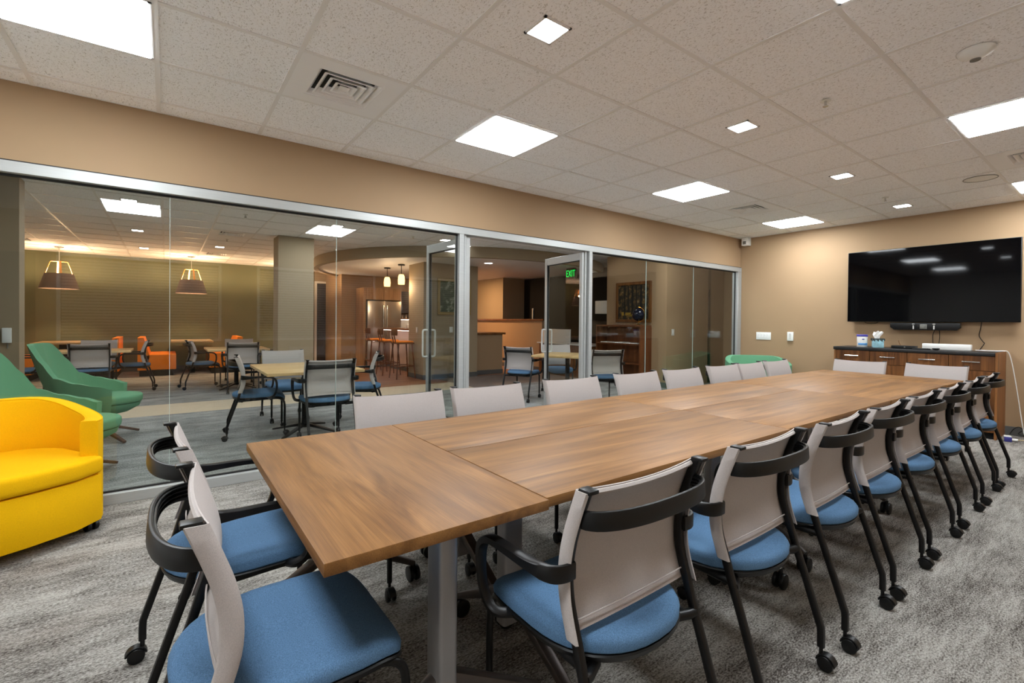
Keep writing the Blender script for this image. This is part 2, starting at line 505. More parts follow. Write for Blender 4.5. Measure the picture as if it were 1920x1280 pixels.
xs = [XB] + [L(i) for i in range(-3, 13)] + [XW]
xs = [x for x in xs if XB <= x <= XW]
ys = [YR] + [Mm(i) for i in range(8, 0, -1)] + [GY]
light_cells = [(-1, 3), (3, 3), (7, 3), (11, 3), (-1, 7), (3, 7), (7, 7), (11, 7)]      # (left line, far M line)
vent_cells = [(1, 3), (9, 3), (1, 7), (9, 7)]
occ = [(L(a) + T / 2, Mm(m_) + T / 2) for a, m_ in light_cells + vent_cells]
ceiling(xs, ys, lambda i, j, x, y: any(abs(x - a) < .1 and abs(y - c) < .1 for a, c in occ), 'white fissured tile ceiling of the meeting room', 'a')

def panel_light(x, y, m, label, group, s=T):
    t = thing('ceiling_light', label, 'ceiling light', (x, y, CEIL), 0, group)
    h = s / 2 - .012
    b = B()
    for a in ((-h, h, -h, -h + .014), (-h, h, h - .014, h), (-h, -h + .014, -h, h), (h - .014, h, -h, h)): box(b, a[0], a[1], a[2], a[3], -.002, .012)
    obj('frame', b, M['grid'], t)
    b = B(); box(b, -h + .012, h - .012, -h + .012, h - .012, -.005, .006, .003, 1); obj('diffuser', b, m, t)
    return t
lt_names = {(3, 3): 'square white light panel above the middle of the glass wall, nearest full one', (-1, 3): 'large bright light panel cut off at the top left corner',
            (7, 3): 'bright square light panel above the two glass doors', (11, 3): 'farthest light panel, near the corner with the small white box',
            (3, 7): 'light panel barely showing at the top edge of the picture', (7, 7): 'bright light panel on the right edge, past the round sensor',
            (11, 7): 'light panel tip on the right edge in front of the screen wall', (-1, 7): 'light panel behind the camera'}
for a, m_ in light_cells:
    panel_light(L(a) + T / 2, Mm(m_) + T / 2, M['panel_light'], lt_names[(a, m_)], 'light panels of the meeting room')
def small_light(x, y, m, label, group, z=CEIL):
    t = thing('square_downlight', label, 'downlight', (x, y, z), 0, group)
    b = B(); h = .083
    for a in ((-h, h, -h, -h + .012), (-h, h, h - .012, h), (-h, -h + .012, -h, h), (h - .012, h, -h, h)): box(b, a[0], a[1], a[2], a[3], -.004, .004)
    obj('trim_ring', b, M['grid'], t)
    b = B(); box(b, -h + .01, h - .01, -h + .01, h - .01, 0, .003); obj('lens', b, m, t)
for k, l_ in enumerate((2.5, 5.5, 8.5, 11.5)):
    small_light(L(l_), Mm(4.5), M['small_light'], ['small square downlight nearest the camera', 'middle small square downlight over the table', 'small square downlight towards the screen wall', 'last small square downlight by the screen wall'][k], 'small downlights of the meeting room')

M['vent'] = mat('white_enamel', srgb(240, 240, 241), .5)
def vent(x, y, label, group='air diffusers in the ceiling', s=T, k=.31):
    t = thing('air_diffuser', label, 'air vent', (x, y, CEIL), 0, group)
    h = s / 2 - .012; o = k * s
    b = B()
    for a in ((-h, h, -h, -o), (-h, h, o, h), (-h, -o, -o, o), (o, h, -o, o)): box(b, a[0], a[1], a[2], a[3], -.001, .004)
    obj('face_plate', b, M['vent'], t)
    b = B(); box(b, -o, o, -o, o, .034, .038); obj('duct_back', b, M['gasket'], t)
    n = 4
    for i in range(n):
        ro = o * (1 - i / (n + .6)); ri = ro - o * .10
        b = B()
        q = [[b.verts.new((sx * r, sy * r, z)) for sx, sy in ((-1, -1), (1, -1), (1, 1), (-1, 1))] for r, z in ((ro, .001), (ri - .012, .030), (ri - .016, .030), (ro - .012, .001))]
        for a_, c_ in zip(q, q[1:] + q[:1]):
            for e in range(4): b.faces.new((a_[e], a_[(e + 1) % 4], c_[(e + 1) % 4], c_[e]))
        obj('louvre', b, M['vent'], t, smooth=False)
    b = B(); r = o * .16; box(b, -r, r, -r, r, .004, .008); obj('centre_plate', b, M['vent'], t)
vn = {(1, 3): 'square louvred air diffuser nearest, above the left glass wall', (9, 3): 'square louvred air diffuser beside the farthest light panel',
      (1, 7): 'air diffuser behind the camera', (9, 7): 'air diffuser with white louvres on the right edge of the picture'}
for a, m_ in vent_cells: vent(L(a) + T / 2, Mm(m_) + T / 2, vn[(a, m_)])

def sprinkler(x, y, label, z=CEIL):
    t = thing('sprinkler_head', label, 'sprinkler', (x, y, z), 0, 'sprinkler heads')
    b = B(); cyl(b, (0, 0, -.003), (0, 0, 1), .032, .006, 20, .026); obj('escutcheon', b, M['white'], t)
    b = B(); cyl(b, (0, 0, -.016), (0, 0, 1), .008, .03, 10); cyl(b, (0, 0, -.038), (0, 0, 1), .016, .003, 12)
    box(b, -.012, -.009, -.003, .003, -.038, -.012); box(b, .009, .012, -.003, .003, -.038, -.012)
    obj('nozzle', b, M['chrome'], t)
sprinkler(3.323, 1.242, 'small sprinkler head between the middle downlights')
sprinkler(6.362, 1.77, 'small sprinkler head in front of the screen wall')
t = thing('motion_sensor', 'round white dome sensor on the ceiling at the right', 'sensor', (3.325, .552, CEIL))
b = B(); lathe(b, [(.001, -.04), (.03, -.038), (.065, -.02), (.075, -.006), (.075, 0)], 32); obj('dome', b, M['white'], t)
b = B(); cyl(b, (.012, .004, -.0405), (0, 0, 1), .022, .006, 20); obj('lens', b, M['alu_dark'], t)
b = B()
n = 40; ro, ri = .125, .119
va = [[b.verts.new((r * math.cos(2 * PI * i / n), r * math.sin(2 * PI * i / n), z)) for i in range(n)] for r, z in ((ro, 0), (ro, -.003), (ri, -.003), (ri, 0))]
for a_, c_ in zip(va, va[1:]):
    for i in range(n): b.faces.new((a_[i], a_[(i + 1) % n], c_[(i + 1) % n], c_[i]))
t = thing('ceiling_speaker', 'round white ceiling speaker in front of the screen wall', 'speaker', (6.24, .99, CEIL))
obj('rim', b, M['alu_dark'], t)
b = B(); cyl(b, (0, 0, .0015), (0, 0, 1), .119, .003, 40); obj('grille', b, M['white'], t)

# ------------------------------------------------------------------ glass partition
FZ = 2.167; FB = 2.098
y0, y1 = GY - .02, GY + .08
tr = sempty('trim_1', 'aluminium frame of the glass partition')
b = B(); box(b, XB, XW - .001, y0, y1, FB, FZ, .002, 1); obj('top_rail', b, M['alu'], tr)
b = B(); box(b, XB, 2.31, y0, y1, 0, .07, .002, 1); obj('sill', b, M['alu'], tr)
b = B(); box(b, 4.165, XW - .001, y0, y1, 0, .07, .002, 1); obj('sill', b, M['alu'], tr)
for x0, x1 in ((2.312, 2.365), (4.112, 4.165), (XW - .11, XW - .002)):
    b = B(); box(b, x0, x1, y0, y1, .0 if x0 < 7 else .07, FB, .002, 1); obj('post', b, M['alu'], tr)
sbox('trim_2', M['gasket'], XB, XW, GY - .004, GY - .0005, FZ, 2.177, label='dark reveal above the partition')
def window(n, xs_, label):
    r = sempty('window_%d' % n, label)
    for a, c in zip(xs_, xs_[1:]):
        b = B(); box(b, a + .002, c - .002, GY + .028, GY + .038, .07, FB); obj('glass_pane', b, M['glass'], r, smooth=False)
    for a in xs_[1:-1]:
        b = B(); box(b, a - .0013, a + .0013, GY + .0275, GY + .0385, .07, FB); obj('glass_joint', b, M['seam'], r, smooth=False)
    b = B(); x0, x1 = xs_[0], xs_[-1]
    for a in ((x0, x1, .07, .082), (x0, x1, FB - .014, FB), (x0, x0 + .012, .07, FB), (x1 - .012, x1, .07, FB)): box(b, a[0], a[1], GY + .024, GY + .042, a[2], a[3])
    obj('gasket', b, M['gasket'], r, smooth=False)
window(1, [XB, .017, 1.151, 2.312], 'left glass wall of three frameless panes')
window(2, [4.165, 5.254, 6.37, XW - .11], 'right glass wall of three frameless panes')

def door(n, hx, sgn, ang, label):
    """leaf hinged at hx, closed direction sgn along x, opened outwards by ang"""
    r = sempty('door_%d' % n, label)
    r.location = (hx, GY + .03, 0); r.rotation_euler = (0, 0, (ang if sgn > 0 else -ang) + (0 if sgn > 0 else PI))
    W = .80; H = FB - .012
    b = B()
    th = .022
    box(b, 0, .05, -th, th, .012, H, .002, 1); box(b, W - .05, W, -th, th, .012, H, .002, 1)
    obj('stile', b, M['alu'], r)
    b = B(); box(b, .05, W - .05, -th, th, H - .09, H, .002, 1); obj('top_rail', b, M['alu'], r)
    b = B(); box(b, .05, W - .05, -th, th, .012, .20, .002, 1); obj('bottom_rail', b, M['alu'], r)
    b = B(); box(b, .05, W - .05, -.005, .005, .20, H - .09); obj('glass_pane', b, M['glass'], r, smooth=False)
    b = B()
    for a in ((.05, .06, .20, H - .09), (W - .06, W - .05, .20, H - .09), (.05, W - .05, .20, .208), (.05, W - .05, H - .098, H - .09)): box(b, a[0], a[1], -.012, .012, a[2], a[3])
    obj('gasket', b, M['gasket'], r, smooth=False)
    for s in (-1, 1):
        b = B()
        pts = smooth_path([(W - .028, s * .022, 1.13), (W - .028, s * .06, 1.13), (W - .028, s * .078, 1.11), (W - .028, s * .078, .98), (W - .028, s * .078, .85), (W - .028, s * .06, .83), (W - .028, s * .022, .83)], 5)
        tube(b, pts, .0105, 12, (1, 0, 0)); obj('pull_handle', b, M['offwhite'], r)
door(1, 2.44, 1, math.radians(94), 'left aluminium framed glass door, swung open outwards')
door(2, 4.06, -1, math.radians(95.5), 'right aluminium framed glass door, swung open outwards')
for x0 in (2.385, 4.07):
    b = B(); box(b, x0, x0 + .022, y0 + .03, y1 - .01, .0, FB, .001, 1); obj('door_jamb', b, M['alu'], tr)

# ------------------------------------------------------------------ lounge shell
OY = 14.1
lx = [XL0 + i * T for i in range(-5, 16)]
ly = [GY + .12] + [7.66 + i * T for i in range(-5, 11)] + [OY]
ly = [y for y in ly if y >= GY + .12]
lx0 = [-4] + lx
pos2 = [(-.39, 8.0), (2.03, 7.96), (4.5, 7.96), (-.39, 5.5), (2.03, 5.5), (4.5, 5.5), (6.95, 5.0), (-2.9, 8.0)]  # row nearest the glass added out of view to brighten the lounge
vent2 = [(.84, 9.24), (.84, 12.2), (-2.1, 12.2)]
def cell_c(x, y):
    i = max(k for k in range(len(lx0)) if lx0[k] <= x); j = max(k for k in range(len(ly)) if ly[k] <= y)
    return (lx0[i] + lx0[i + 1]) / 2, (ly[j] + ly[j + 1]) / 2
pos2 = [cell_c(*p) for p in pos2]; vent2 = [cell_c(*p) for p in vent2]
def skip2(i, j, x, y):
    if any(abs(x - a) < .1 and abs(y - c) < .1 for a, c in pos2 + vent2): return True
    if math.hypot(x - 6.3, y - 10.9) < 3.1: return True            # covered by the round soffit
    return y > 13.2 and x > 2.4                                     # behind the kitchen wall
lc = ceiling([v for v in lx0 if v <= 9.6], ly, skip2, 'white tile ceiling of the lounge beyond the glass', 'b')
for k, p in enumerate(pos2): panel_light(p[0], p[1], M['panel_light2'], ['pale blue-white light panel seen through the left pane', 'light panel beside the lounge column', 'light panel glimpsed through the left glass door', 'added out-of-view light panel above the green lounge chairs', 'added out-of-view light panel above the nearest lounge table', 'added out-of-view light panel above the cornerwise table', 'added out-of-view light panel in front of the bookcase', 'lounge light panel at the far left'][k], 'light panels of the lounge')
for k, p in enumerate(vent2): vent(p[0], p[1], ['lounge air diffuser between the lamps and the column', 'lounge air diffuser close to the olive wall', 'lounge air diffuser at the far left by the olive wall'][k], 'air diffusers in the lounge ceiling')
sl = [(-.365, 7.384), (-.378, 9.803), (-.369, 12.171), (.832, 10.977), (2.053, 7.359), (3.89, 7.39), (7.2, 6.6)]
for k, p in enumerate(sl): small_light(p[0], p[1], M['small_light2'], ['small lounge downlight above the big pale panel', 'second small lounge downlight towards the olive wall', 'small lounge downlight closest to the left pendant lamp', 'small lounge downlight left of the right pendant lamp', 'small lounge downlight by the panel near the column', 'small lounge downlight seen in the left glass door', 'small lounge downlight in front of the bookcase'][k], 'small downlights of the lounge')
for k, p in enumerate([(.85, 7.34), (.85, 9.8), (3.3, 7.41)]): sprinkler(p[0], p[1], ['lounge sprinkler head behind the left pane', 'lounge sprinkler head near the air diffuser', 'lounge sprinkler head in front of the round soffit'][k])

sbox('wall_lounge_back', M['green_wall'], -4, 2.45, OY, OY + .12, 0, CEIL + .2, label='olive green wall at the back of the lounge')
sbox('baseboard_lounge', M['base'], -4, 2.45, OY - .012, OY - .0005, 0, .1)
sbox('wall_lounge_left', M['green_wall'], -4.12, -4, GY, OY, 0, CEIL + .2)
sbox('column', M['tan2'], -4, -1.19, 6.83, 7.06, 0, CEIL, label='taupe wall pier at the far left of the lounge')
sbox('column', M['tan2'], 1.495, 2.055, 8.76, 9.2, 0, CEIL, label='square taupe column in the middle of the lounge')
sbox('wall_corridor', M['tan2'], 2.45, 3.45, 14.9, 15.02, 0, CEIL + .2, label='dim corridor wall behind the column')
sbox('wall_corridor', M['tan2'], 2.33, 2.45, OY, 14.9, 0, CEIL + .2)
sbox('floor', M['carpet2'], 2.33, 9.6, 14.7, 15.02, -.05, 0)
sbox('ceiling', M['grid'], 2.33, 9.6, OY, 15.02, CEIL, CEIL + .05)
sbox('wall_corridor', M['tan2'], 3.45, 4.3, 14.6, 14.9, 0, CEIL + .2)
# corridor door
r = sempty('door_3', 'dark door at the end of the corridor')
b = B(); box(b, 3.5, 4.1, 14.55, 14.598, 0, 2.3, .003); obj('door_leaf', b, M['darkdoor'], r)
b = B(); box(b, 3.44, 3.5, 14.53, 14.599, 0, 2.36); box(b, 4.1, 4.16, 14.53, 14.599, 0, 2.36); box(b, 3.5, 4.1, 14.53, 14.599, 2.3, 2.36); obj('door_frame', b, M['offwhite'], r)
b = B(); tube(b, [(4.02, 14.545, 1.0), (4.02, 14.5, 1.0), (3.92, 14.5, 1.0)], .01, 8); obj('door_handle', b, M['chrome'], r)
# pier wall with a picture, and the kitchen
sbox('wall_pier', M['tan2'], 4.3, 5.62, 9.1, 9.85, 0, CEIL, label='taupe wall pier with a picture by the counter')
b = B(); box(b, 4.288, 5.62, 9.088, 9.0995, 0, .1); box(b, 4.288, 4.2995, 9.088, 9.86, 0, .1); struct(obj('baseboard_pier', b, M['base']))
sbox('wall_kitchen', M['tan'], 3.75, 7.6, 13.0, 13.12, 0, CEIL + .2, label='warm lit wall behind the refrigerator')
sbox('wall_kitchen', M['tan'], 3.75, 3.85, 13.12, 14.9, 0, CEIL + .2)
# round soffit
CX, CY, RS = 6.3, 10.9, 3.65
b = B(); n = 72
ring = [[b.verts.new((CX + r_ * math.cos(2 * PI * i / n), CY + r_ * math.sin(2 * PI * i / n), z)) for i in range(n)] for r_, z in ((RS, CEIL), (RS, 2.44), (RS - .1, 2.44), (RS - .1, CEIL))]
for a_, c_ in zip(ring, ring[1:]):
    for i in range(n): b.faces.new((a_[i], a_[(i + 1) % n], c_[(i + 1) % n], c_[i]))
struct(obj('soffit', b, M['tan2']), 'round taupe soffit over the bar')
b = B(); cyl(b, (CX, CY, 2.475), (0, 0, 1), RS - .1, .01, 72); struct(obj('ceiling', b, M['grid']), 'lowered ceiling inside the round soffit')
small_light(5.45, 8.4, M['small_light2'], 'small downlight in the round soffit beyond the open doors', 'small downlights of the lounge', 2.468)
# counter, low wall, brown pier
t = thing('counter', 'beige counter with a wooden top beyond the open doors', 'counter', (6.04, 9.5, 0))
b = B(); box(b, -.4, .41, -.2, .5, 0, .93); obj('body', b, M['tan'], t)
b = B(); box(b, -.4, .47, -.25, .52, .93, .975, .004); obj('worktop', b, M['picture_wood'], t)
b = B(); box(b, -.4, .42, -.212, -.2005, 0, .1); obj('plinth', b, M['base'], t)
sbox('wall_low', M['tan'], 7.55, 7.67, 9.15, 12.6, 0, 1.27, label='orange lit low wall beyond the open doors')
sbox('trim_3', M['picture_wood'], 7.49, 7.72, 9.05, 12.6, 1.271, 1.31, label='wooden cap of the low wall')
sbox('wall_pier', M['tan2'], 7.55, 8.3, 10.88, 12.9, 1.312, CEIL, label='brown pier standing above the low wall')
sbox('baseboard_low', M['base'], 7.538, 7.5495, 9.15, 12.6, 0, .1)
sbox('wall_painted_dark', M['darkroom'], 9.0, 9.1, 5.5, 13, 0, CEIL + .1, label='wall painted black for the unlit room beyond the reception')  # lack of light in the room put into the wall colour
sbox('wall_painted_dark', M['darkroom'], 7.6, 9.0, 12.95, 13.05, 0, CEIL + .1)
sbox('wall_painted_dark', M['darkroom'], 8.3, 8.34, 7.2, 12.9, 0, 2.44, label='glazing behind the low wall, painted black for an unlit room')  # darkness of the room behind is painted on this sheet
b = B(); box(b, 8.26, 8.29, 10.42, 10.46, 1.3, 1.62, .003); tag(obj('door_pull', b, M['offwhite']), 'small pale vertical pull on the glazing of the unlit room', 'handle')
# painting wall
sbox('wall_reception', M['tan'], 7.6, 7.72, 5.5, 7.02, 0, CEIL + .1, label='tan wall with the forest painting')
sbox('wall_reception', M['tan'], 7.72, 9.6, 5.5, 5.62, 0, CEIL + .1)
sbox('baseboard_reception', M['base'], 7.588, 7.5995, 5.49, 5.84, 0, .1)
sbox('wall_lounge_right', M['tan'], 9.6, 9.7, GY, 5.5, 0, CEIL + .2)
sbox('floor', M['carpet2'], XW, 9.6, YR, GY + .06, -.05, 0)
sbox('wall_lounge_right', M['tan'], XW + .12, 9.6, GY - .06, GY + .06, 0, CEIL + .2)

# ------------------------------------------------------------------ nesting chair
HW = .228
PROF = [(-.187, .843), (-.163, .78), (-.140, .71), (-.128, .64), (-.132, .565), (-.158, .48)]     # upright, (y, z)
LEG = [(-.158, .48), (-.183, .40), (-.209, .325), (-.262, .165), (-.270, .135), (-.271, .075)]
def lerp_prof(z):
    for (ya, za), (yb, zb) in zip(PROF, PROF[1:]):
        if zb <= z <= za: return ya + (yb - ya) * (za - z) / (za - zb)
    return PROF[-1][0]
PS = [(p.y, p.z) for p in smooth_path([(0, a, c) for a, c in PROF], 4)]

def caster(parent, x, y, r=.026, dy=-.018, side=1):
    b = B()
    for s in (-1, 1): cyl(b, (x + s * .0125, y + dy, r), (1, 0, 0), r, .014, 20, bev=.004)
    cyl(b, (x, y + dy, r), (1, 0, 0), .006, .026, 8)
    o = obj('caster', b, M['black'], parent)
    b = B()
    cyl(b, (x, y, .062), (0, 0, 1), .007, .03, 10)
    pts = [(x, y + dy + (r + .004) * math.cos(a), r + (r + .004) * math.sin(a)) for a in [math.radians(v) for v in range(10, 171, 20)]]
    sweep(b, pts, rrect(.03, .006, .002, 2), (0, 0, 1))
    obj('caster_hood', b, M['black'], parent)

def seat_outline(k=1.0, n=40):
    out = []
    for i in range(n):
        a = 2 * PI * i / n
        c, s = math.cos(a), math.sin(a)
        e = .42 if s > 0 else .88
        x = .232 * math.copysign(abs(c) ** e, c)
        y = (.25 if s > 0 else .245) * math.copysign(abs(s) ** e, s)
        out.append((x * k, .015 + y * k))
    return out

def cushion(bm, ztop, th, drop):
    lv = [(.0, 0), (.45, 0), (.8, -.001), (.92, -.004), (.97, -.010), (1.0, -.022), (.995, -th + .008), (.96, -th)]
    rings = []
    for k, dz in lv[1:]:
        rings.append([bm.verts.new((x, y, ztop + dz + drop(x, y))) for x, y in seat_outline(k)])
    ct = bm.verts.new((0, .015, ztop + drop(0, .015)))
    n = len(rings[0])
    for i in range(n): bm.faces.new((ct, rings[0][i], rings[0][(i + 1) % n]))
    for a, c in zip(rings, rings[1:]):
        for i in range(n): bm.faces.new((a[i], c[i], c[(i + 1) % n], a[(i + 1) % n]))
    cb = bm.verts.new((0, .015, ztop - th + drop(0, .015)))
    for i in range(n): bm.faces.new((cb, rings[-1][(i + 1) % n], rings[-1][i]))
    bmesh.ops.recalc_face_normals(bm, faces=bm.faces)
def sdrop(x, y):
    d = -.9 * max(0, y - .17) ** 1.0 * max(0, y - .17) * 5
    return max(d, -.045) + .010 * min(1, (x / .23) ** 2) + .012 * max(0, -(y + .05) / .18) ** 2

def make_chair(name, label, group, arms=True):
    t = thing(name, label, 'chair', (0, 0, 0), 0, group)
    b = B(); cushion(b, .458, .048, sdrop); obj('seat', b, M['blue'], t)
    b = B()
    lv = [(.99, -.046), (1.005, -.05), (.97, -.066), (.6, -.074)]
    rings = [[b.verts.new((x, y, .458 + dz + sdrop(x, y))) for x, y in seat_outline(k)] for k, dz in lv]
    for a, c in zip(rings, rings[1:]):
        for i in range(len(a)): b.faces.new((a[i], c[i], c[(i + 1) % len(a)], a[(i + 1) % len(a)]))
    b.faces.new(rings[0]); b.faces.new(rings[-1])
    bmesh.ops.recalc_face_normals(b, faces=b.faces)
    obj('seat_pan', b, M['black'], t)
    # backrest: fabric sleeve over the uprights
    b = B()
    nu = 14
    cols = []
    def fab(u, y, z):
        d = .018 * (1 - u * u)                                     # the fabric bellies back between the uprights
        sag = -.010 * (1 - u * u) * max(0, (z - .78) / .063)
        rise = .020 * (1 - u * u) * max(0, (.50 - z) / .02) * .4
        return Vector((u * (HW + .010), y + .021 - d * .8, z + sag + rise))
    for (y, z) in PS:
        row = [fab(-1 + 2 * i / nu, y, z) for i in range(nu + 1)]
        lft = [Vector((-HW - .0155, y + .012, z)), Vector((-HW - .0155, y - .018, z)), Vector((-HW - .009, y - .022, z))][::-1]
        rgt = [Vector((HW + .0155, y + .012, z)), Vector((HW + .0155, y - .018, z)), Vector((HW + .009, y - .022, z))]
        cols.append([b.verts.new(v) for v in lft + row + rgt])
    for a, c in zip(cols, cols[1:]):
        for i in range(len(a) - 1): b.faces.new((a[i], a[i + 1], c[i + 1], c[i]))
    b.normal_update()
    bmesh.ops.solidify(b, geom=b.faces[:], thickness=.0028)
    bmesh.ops.recalc_face_normals(b, faces=b.faces)
    o = obj('backrest', b, M['meshgrey'], t, ang=60)
    b = B()
    for (y, z, e) in ((PS[-1][0], PS[-1][1] + .030, 0), (PS[0][0], PS[0][1] - .012, 1)):
        pts = [fab(-1 + 2 * i / nu, y, z) + Vector((0, -.0035, (.008 * (1 - (-1 + 2 * i / nu) ** 2) if not e else 0))) for i in range(nu + 1)]
        tube(b, pts, .0022 if not e else .0075, 6)
        obj('bottom_hem' if not e else 'top_hem', b, M['meshgrey'], o)
        b = B()
    b.free()
    # uprights running down into the rear legs
    for s in (-1, 1):
        b = B()
        x = s * (HW - .004)
        up = [(x, y, z) for y, z in PS]
        lw = [(x, p.y, p.z) for p in smooth_path([(0, a, c) for a, c in LEG], 4)][1:]
        pts = up + lw
        sc = []
        for i in range(len(pts)):
            k = min(1, max(0, (i - len(up) + 4) / 6))
            sc.append((1 + .25 * k + .45 * max(0, 1 - i / 8), 1 - .12 * k))
        sweep(b, pts, rrect(.018, .027, .006, 3), (0, 1, 0), sc)
        box(b, x - .016, x + .016, PS[0][0] - .026, PS[0][0] + .012, PS[0][1] - .004, PS[0][1] + .006, .003)
        leg = obj('rear_leg', b, M['blackmetal'], t)
        caster(leg, x, LEG[-1][0])
    # band behind the back
    b = B()
    zb = .772
    def band(off, n=24, a0=-1):
        pts = []
        for i in range(n + 1):
            a = PI * i / n
            c_, s_ = math.cos(a), math.sin(a)
            pts.append(((HW - .002 - off) * math.copysign(abs(c_) ** .8, c_), lerp_prof(zb) - .012 - (.088 - off) * s_ ** .9, zb + .008 * s_))
        return pts
    sweep(b, band(0), rrect(.011, .046, .004, 3), (0, 0, 1))
    obj('back_handle', b, M['black'], t)
    b = B()
    for dz in (-.015, -.005, .005, .015):
        pts = [(x, y, z + dz) for x, y, z in band(.008)]
        sweep(b, pts, rrect(.007, .004, .001, 2), (0, 0, 1))
    obj('handle_ribs', b, M['black'], t)
    # armrests
    for s in ((-1, 1) if arms else ()):
        b = B()
        raw = [(s * .222, -.146, .640, 1), (s * .250, -.147, .640, 1), (s * .276, -.135, .640, 1), (s * .288, -.105, .640, .9), (s * .291, -.05, .640, .62), (s * .291, .06, .640, .5), (s * .289, .125, .632, .5),
               (s * .287, .162, .600, .5), (s * .284, .172, .545, .5), (s * .281, .166, .485, .5), (s * .275, .145, .440, .5), (s * .262, .118, .422, .5), (s * .215, .10, .412, .5)]
        P = smooth_path([r_[:3] for r_ in raw], 4)
        sc = []
        for i in range(len(P)):
            q = i / 4; k = int(min(q, len(raw) - 2)); f = q - k
            hgt = raw[k][3] * (1 - f) + raw[k + 1][3] * f
            wd = 1.0 + (1.9 if .4 < hgt < .66 else 0) * 1.0
            tt = max(0, min(1, (i - 8) / 8))
            sc.append((1 + 1.5 * tt * (1 - .35 * max(0, min(1, (i - 28) / 6))), hgt))
        sweep(b, P, rrect(.012, .044, .005, 3), (0, 0, 1), sc)
        obj('armrest', b, M['blackmetal'], t)
    # front legs: side rail under the seat bending down to the floor
    for s in (-1, 1):
        b = B()
        x = s * .198
        P = smooth_path([(x, -.17, .395), (x, -.05, .398), (x, .10, .402), (x, .19, .400), (x, .235, .378), (x, .252, .33), (x, .254, .2), (x, .254, .075)], 4)
        tube(b, P, .0115, 10, (1, 0, 0))
        leg = obj('front_leg', b, M['blackmetal'], t)
        caster(leg, x, .254, dy=.016)
    for s in (-1, 1):
        b = B()
        tube(b, [(s * (HW - .006), -.184, .398), (s * .205, -.180, .396), (s * .15, -.15, .388)], .0145, 12, (0, 0, 1))
        obj('side_bracket', b, M['blackmetal'], t)
    b = B(); tube(b, [(-.2, .12, .392), (.2, .12, .392)], .010, 8); tube(b, [(-.2, -.14, .388), (.2, -.14, .388)], .011, 8); obj('crossbar', b, M['blackmetal'], t)
    return t

ORD = ['nearest', 'second', 'third', 'fourth', 'fifth', 'sixth', 'seventh', 'eighth and farthest']
RX = [1.005, 1.665, 2.285, 2.865, 3.475, 4.11, 4.745, 5.315]
LX = [1.003, 1.568, 2.27, 2.97, 3.575, 4.22, 4.73, 5.29]
chair0 = make_chair('conference_chair', 'nearest blue-seated chair along the right side of the long table, back to the camera', 'chairs along the right side of the table')
chair0.location = (RX[0], .965, 0)
bare0 = make_chair('conference_chair', 'armless blue-seated chair at the near end of the table, closest to the camera', 'chairs at the near end of the table', False)
bare0.location = (.232, 1.31, 0); bare0.rotation_euler = (0, 0, -PI / 2)
for k in range(1, 8):
    dup(bare0 if k == 2 else chair0, (RX[k], .965 - (.012 if k > 1 else -.0), 0), math.radians([0, 0, 1, 0, -1, 0, 1, -1][k]), '%s blue-seated chair along the right side of the long table' % ORD[k], 'chairs along the right side of the table')
for k in range(8):
    dup(chair0, (LX[k], 2.245, 0), PI + math.radians([-3, -2, -1.5, 0, 0, 0, 1, 0][k]), '%s grey mesh chair back along the glass side of the long table' % ORD[k], 'chairs along the glass side of the table')
dup(chair0, (.215, 1.955, 0), -PI / 2 + math.radians(3), 'chair at the near end of the table, nearer the glass wall', 'chairs at the near end of the table')
dup(chair0, (5.965, 1.92, 0), PI / 2, 'left chair at the far end of the table, in front of the drawers', 'chairs at the far end of the table')
dup(chair0, (6.01, 1.29, 0), PI / 2 + math.radians(-3), 'right chair at the far end of the table, in front of the drawers', 'chairs at the far end of the table')

# ------------------------------------------------------------------ conference tables
TZ = .725
def big_caster(par, x, y, ang=0):
    b = B(); c, s = math.cos(ang), math.sin(ang)
    for k in (-1, 1): cyl(b, (x - s * k * .016, y + c * k * .016, .036), (-s, c, 0), .036, .018, 24, bev=.005)
    cyl(b, (x, y, .06), (0, 0, 1), .012, .05, 10)
    cyl(b, (x, y, .04), (-s, c, 0), .012, .04, 8)
    obj('locking_caster', b, M['black'], par)
def make_table(name, label, x0, x1, y0_, y1_, axis, legs, group='tables pushed together into one long table'):
    cx, cy = (x0 + x1) / 2, (y0_ + y1_) / 2
    t = thing(name, label, 'table', (cx, cy, 0), 0, group)
    b = B(); box(b, x0 - cx + .0008, x1 - cx - .0008, y0_ - cy + .0008, y1_ - cy - .0008, TZ - .030, TZ, .0018, 2)
    obj('tabletop', b, M['table_x'] if axis == 'X' else M['table_y'], t)
    for (lx_, ly_, dirn) in legs:                                   # dirn: axis in which the feet spread
        px, py = lx_ - cx, ly_ - cy
        b = B()
        if dirn == 'Y': sweep(b, [(px, py, TZ - .034), (px, py, .16)], rrect(.082, .055, .012, 4), (0, 1, 0))
        else: sweep(b, [(px, py, TZ - .034), (px, py, .16)], rrect(.055, .082, .012, 4), (0, 1, 0))
        lg = obj('leg_post', b, M['postgrey'], t)
        b = B()
        if dirn == 'Y': box(b, px - .035, px + .035, py - .2, py + .2, TZ - .036, TZ - .030)
        else: box(b, px - .2, px + .2, py - .035, py + .035, TZ - .036, TZ - .030)
        obj('mount_plate', b, M['black'], lg)
        for s in (-1, 1):
            b = B()
            e = (px, py + s * .35, .085) if dirn == 'Y' else (px + s * .34, py, .085)
            sweep(b, [(px, py, .27), e], rrect(.045, .040, .008, 3), (0, 0, 1), [(1, 1.2), (.8, .6)])
            ft = obj('foot', b, M['footbronze'], lg)
            big_caster(ft, e[0], e[1], 0 if dirn == 'Y' else PI / 2)
    return t
make_table('conference_table', 'nearest wooden table top at the camera end, its grain running across', .262, .878, 1.022, 2.212, 'Y', [(.60, 1.14, 'X'), (.60, 2.085, 'X')])
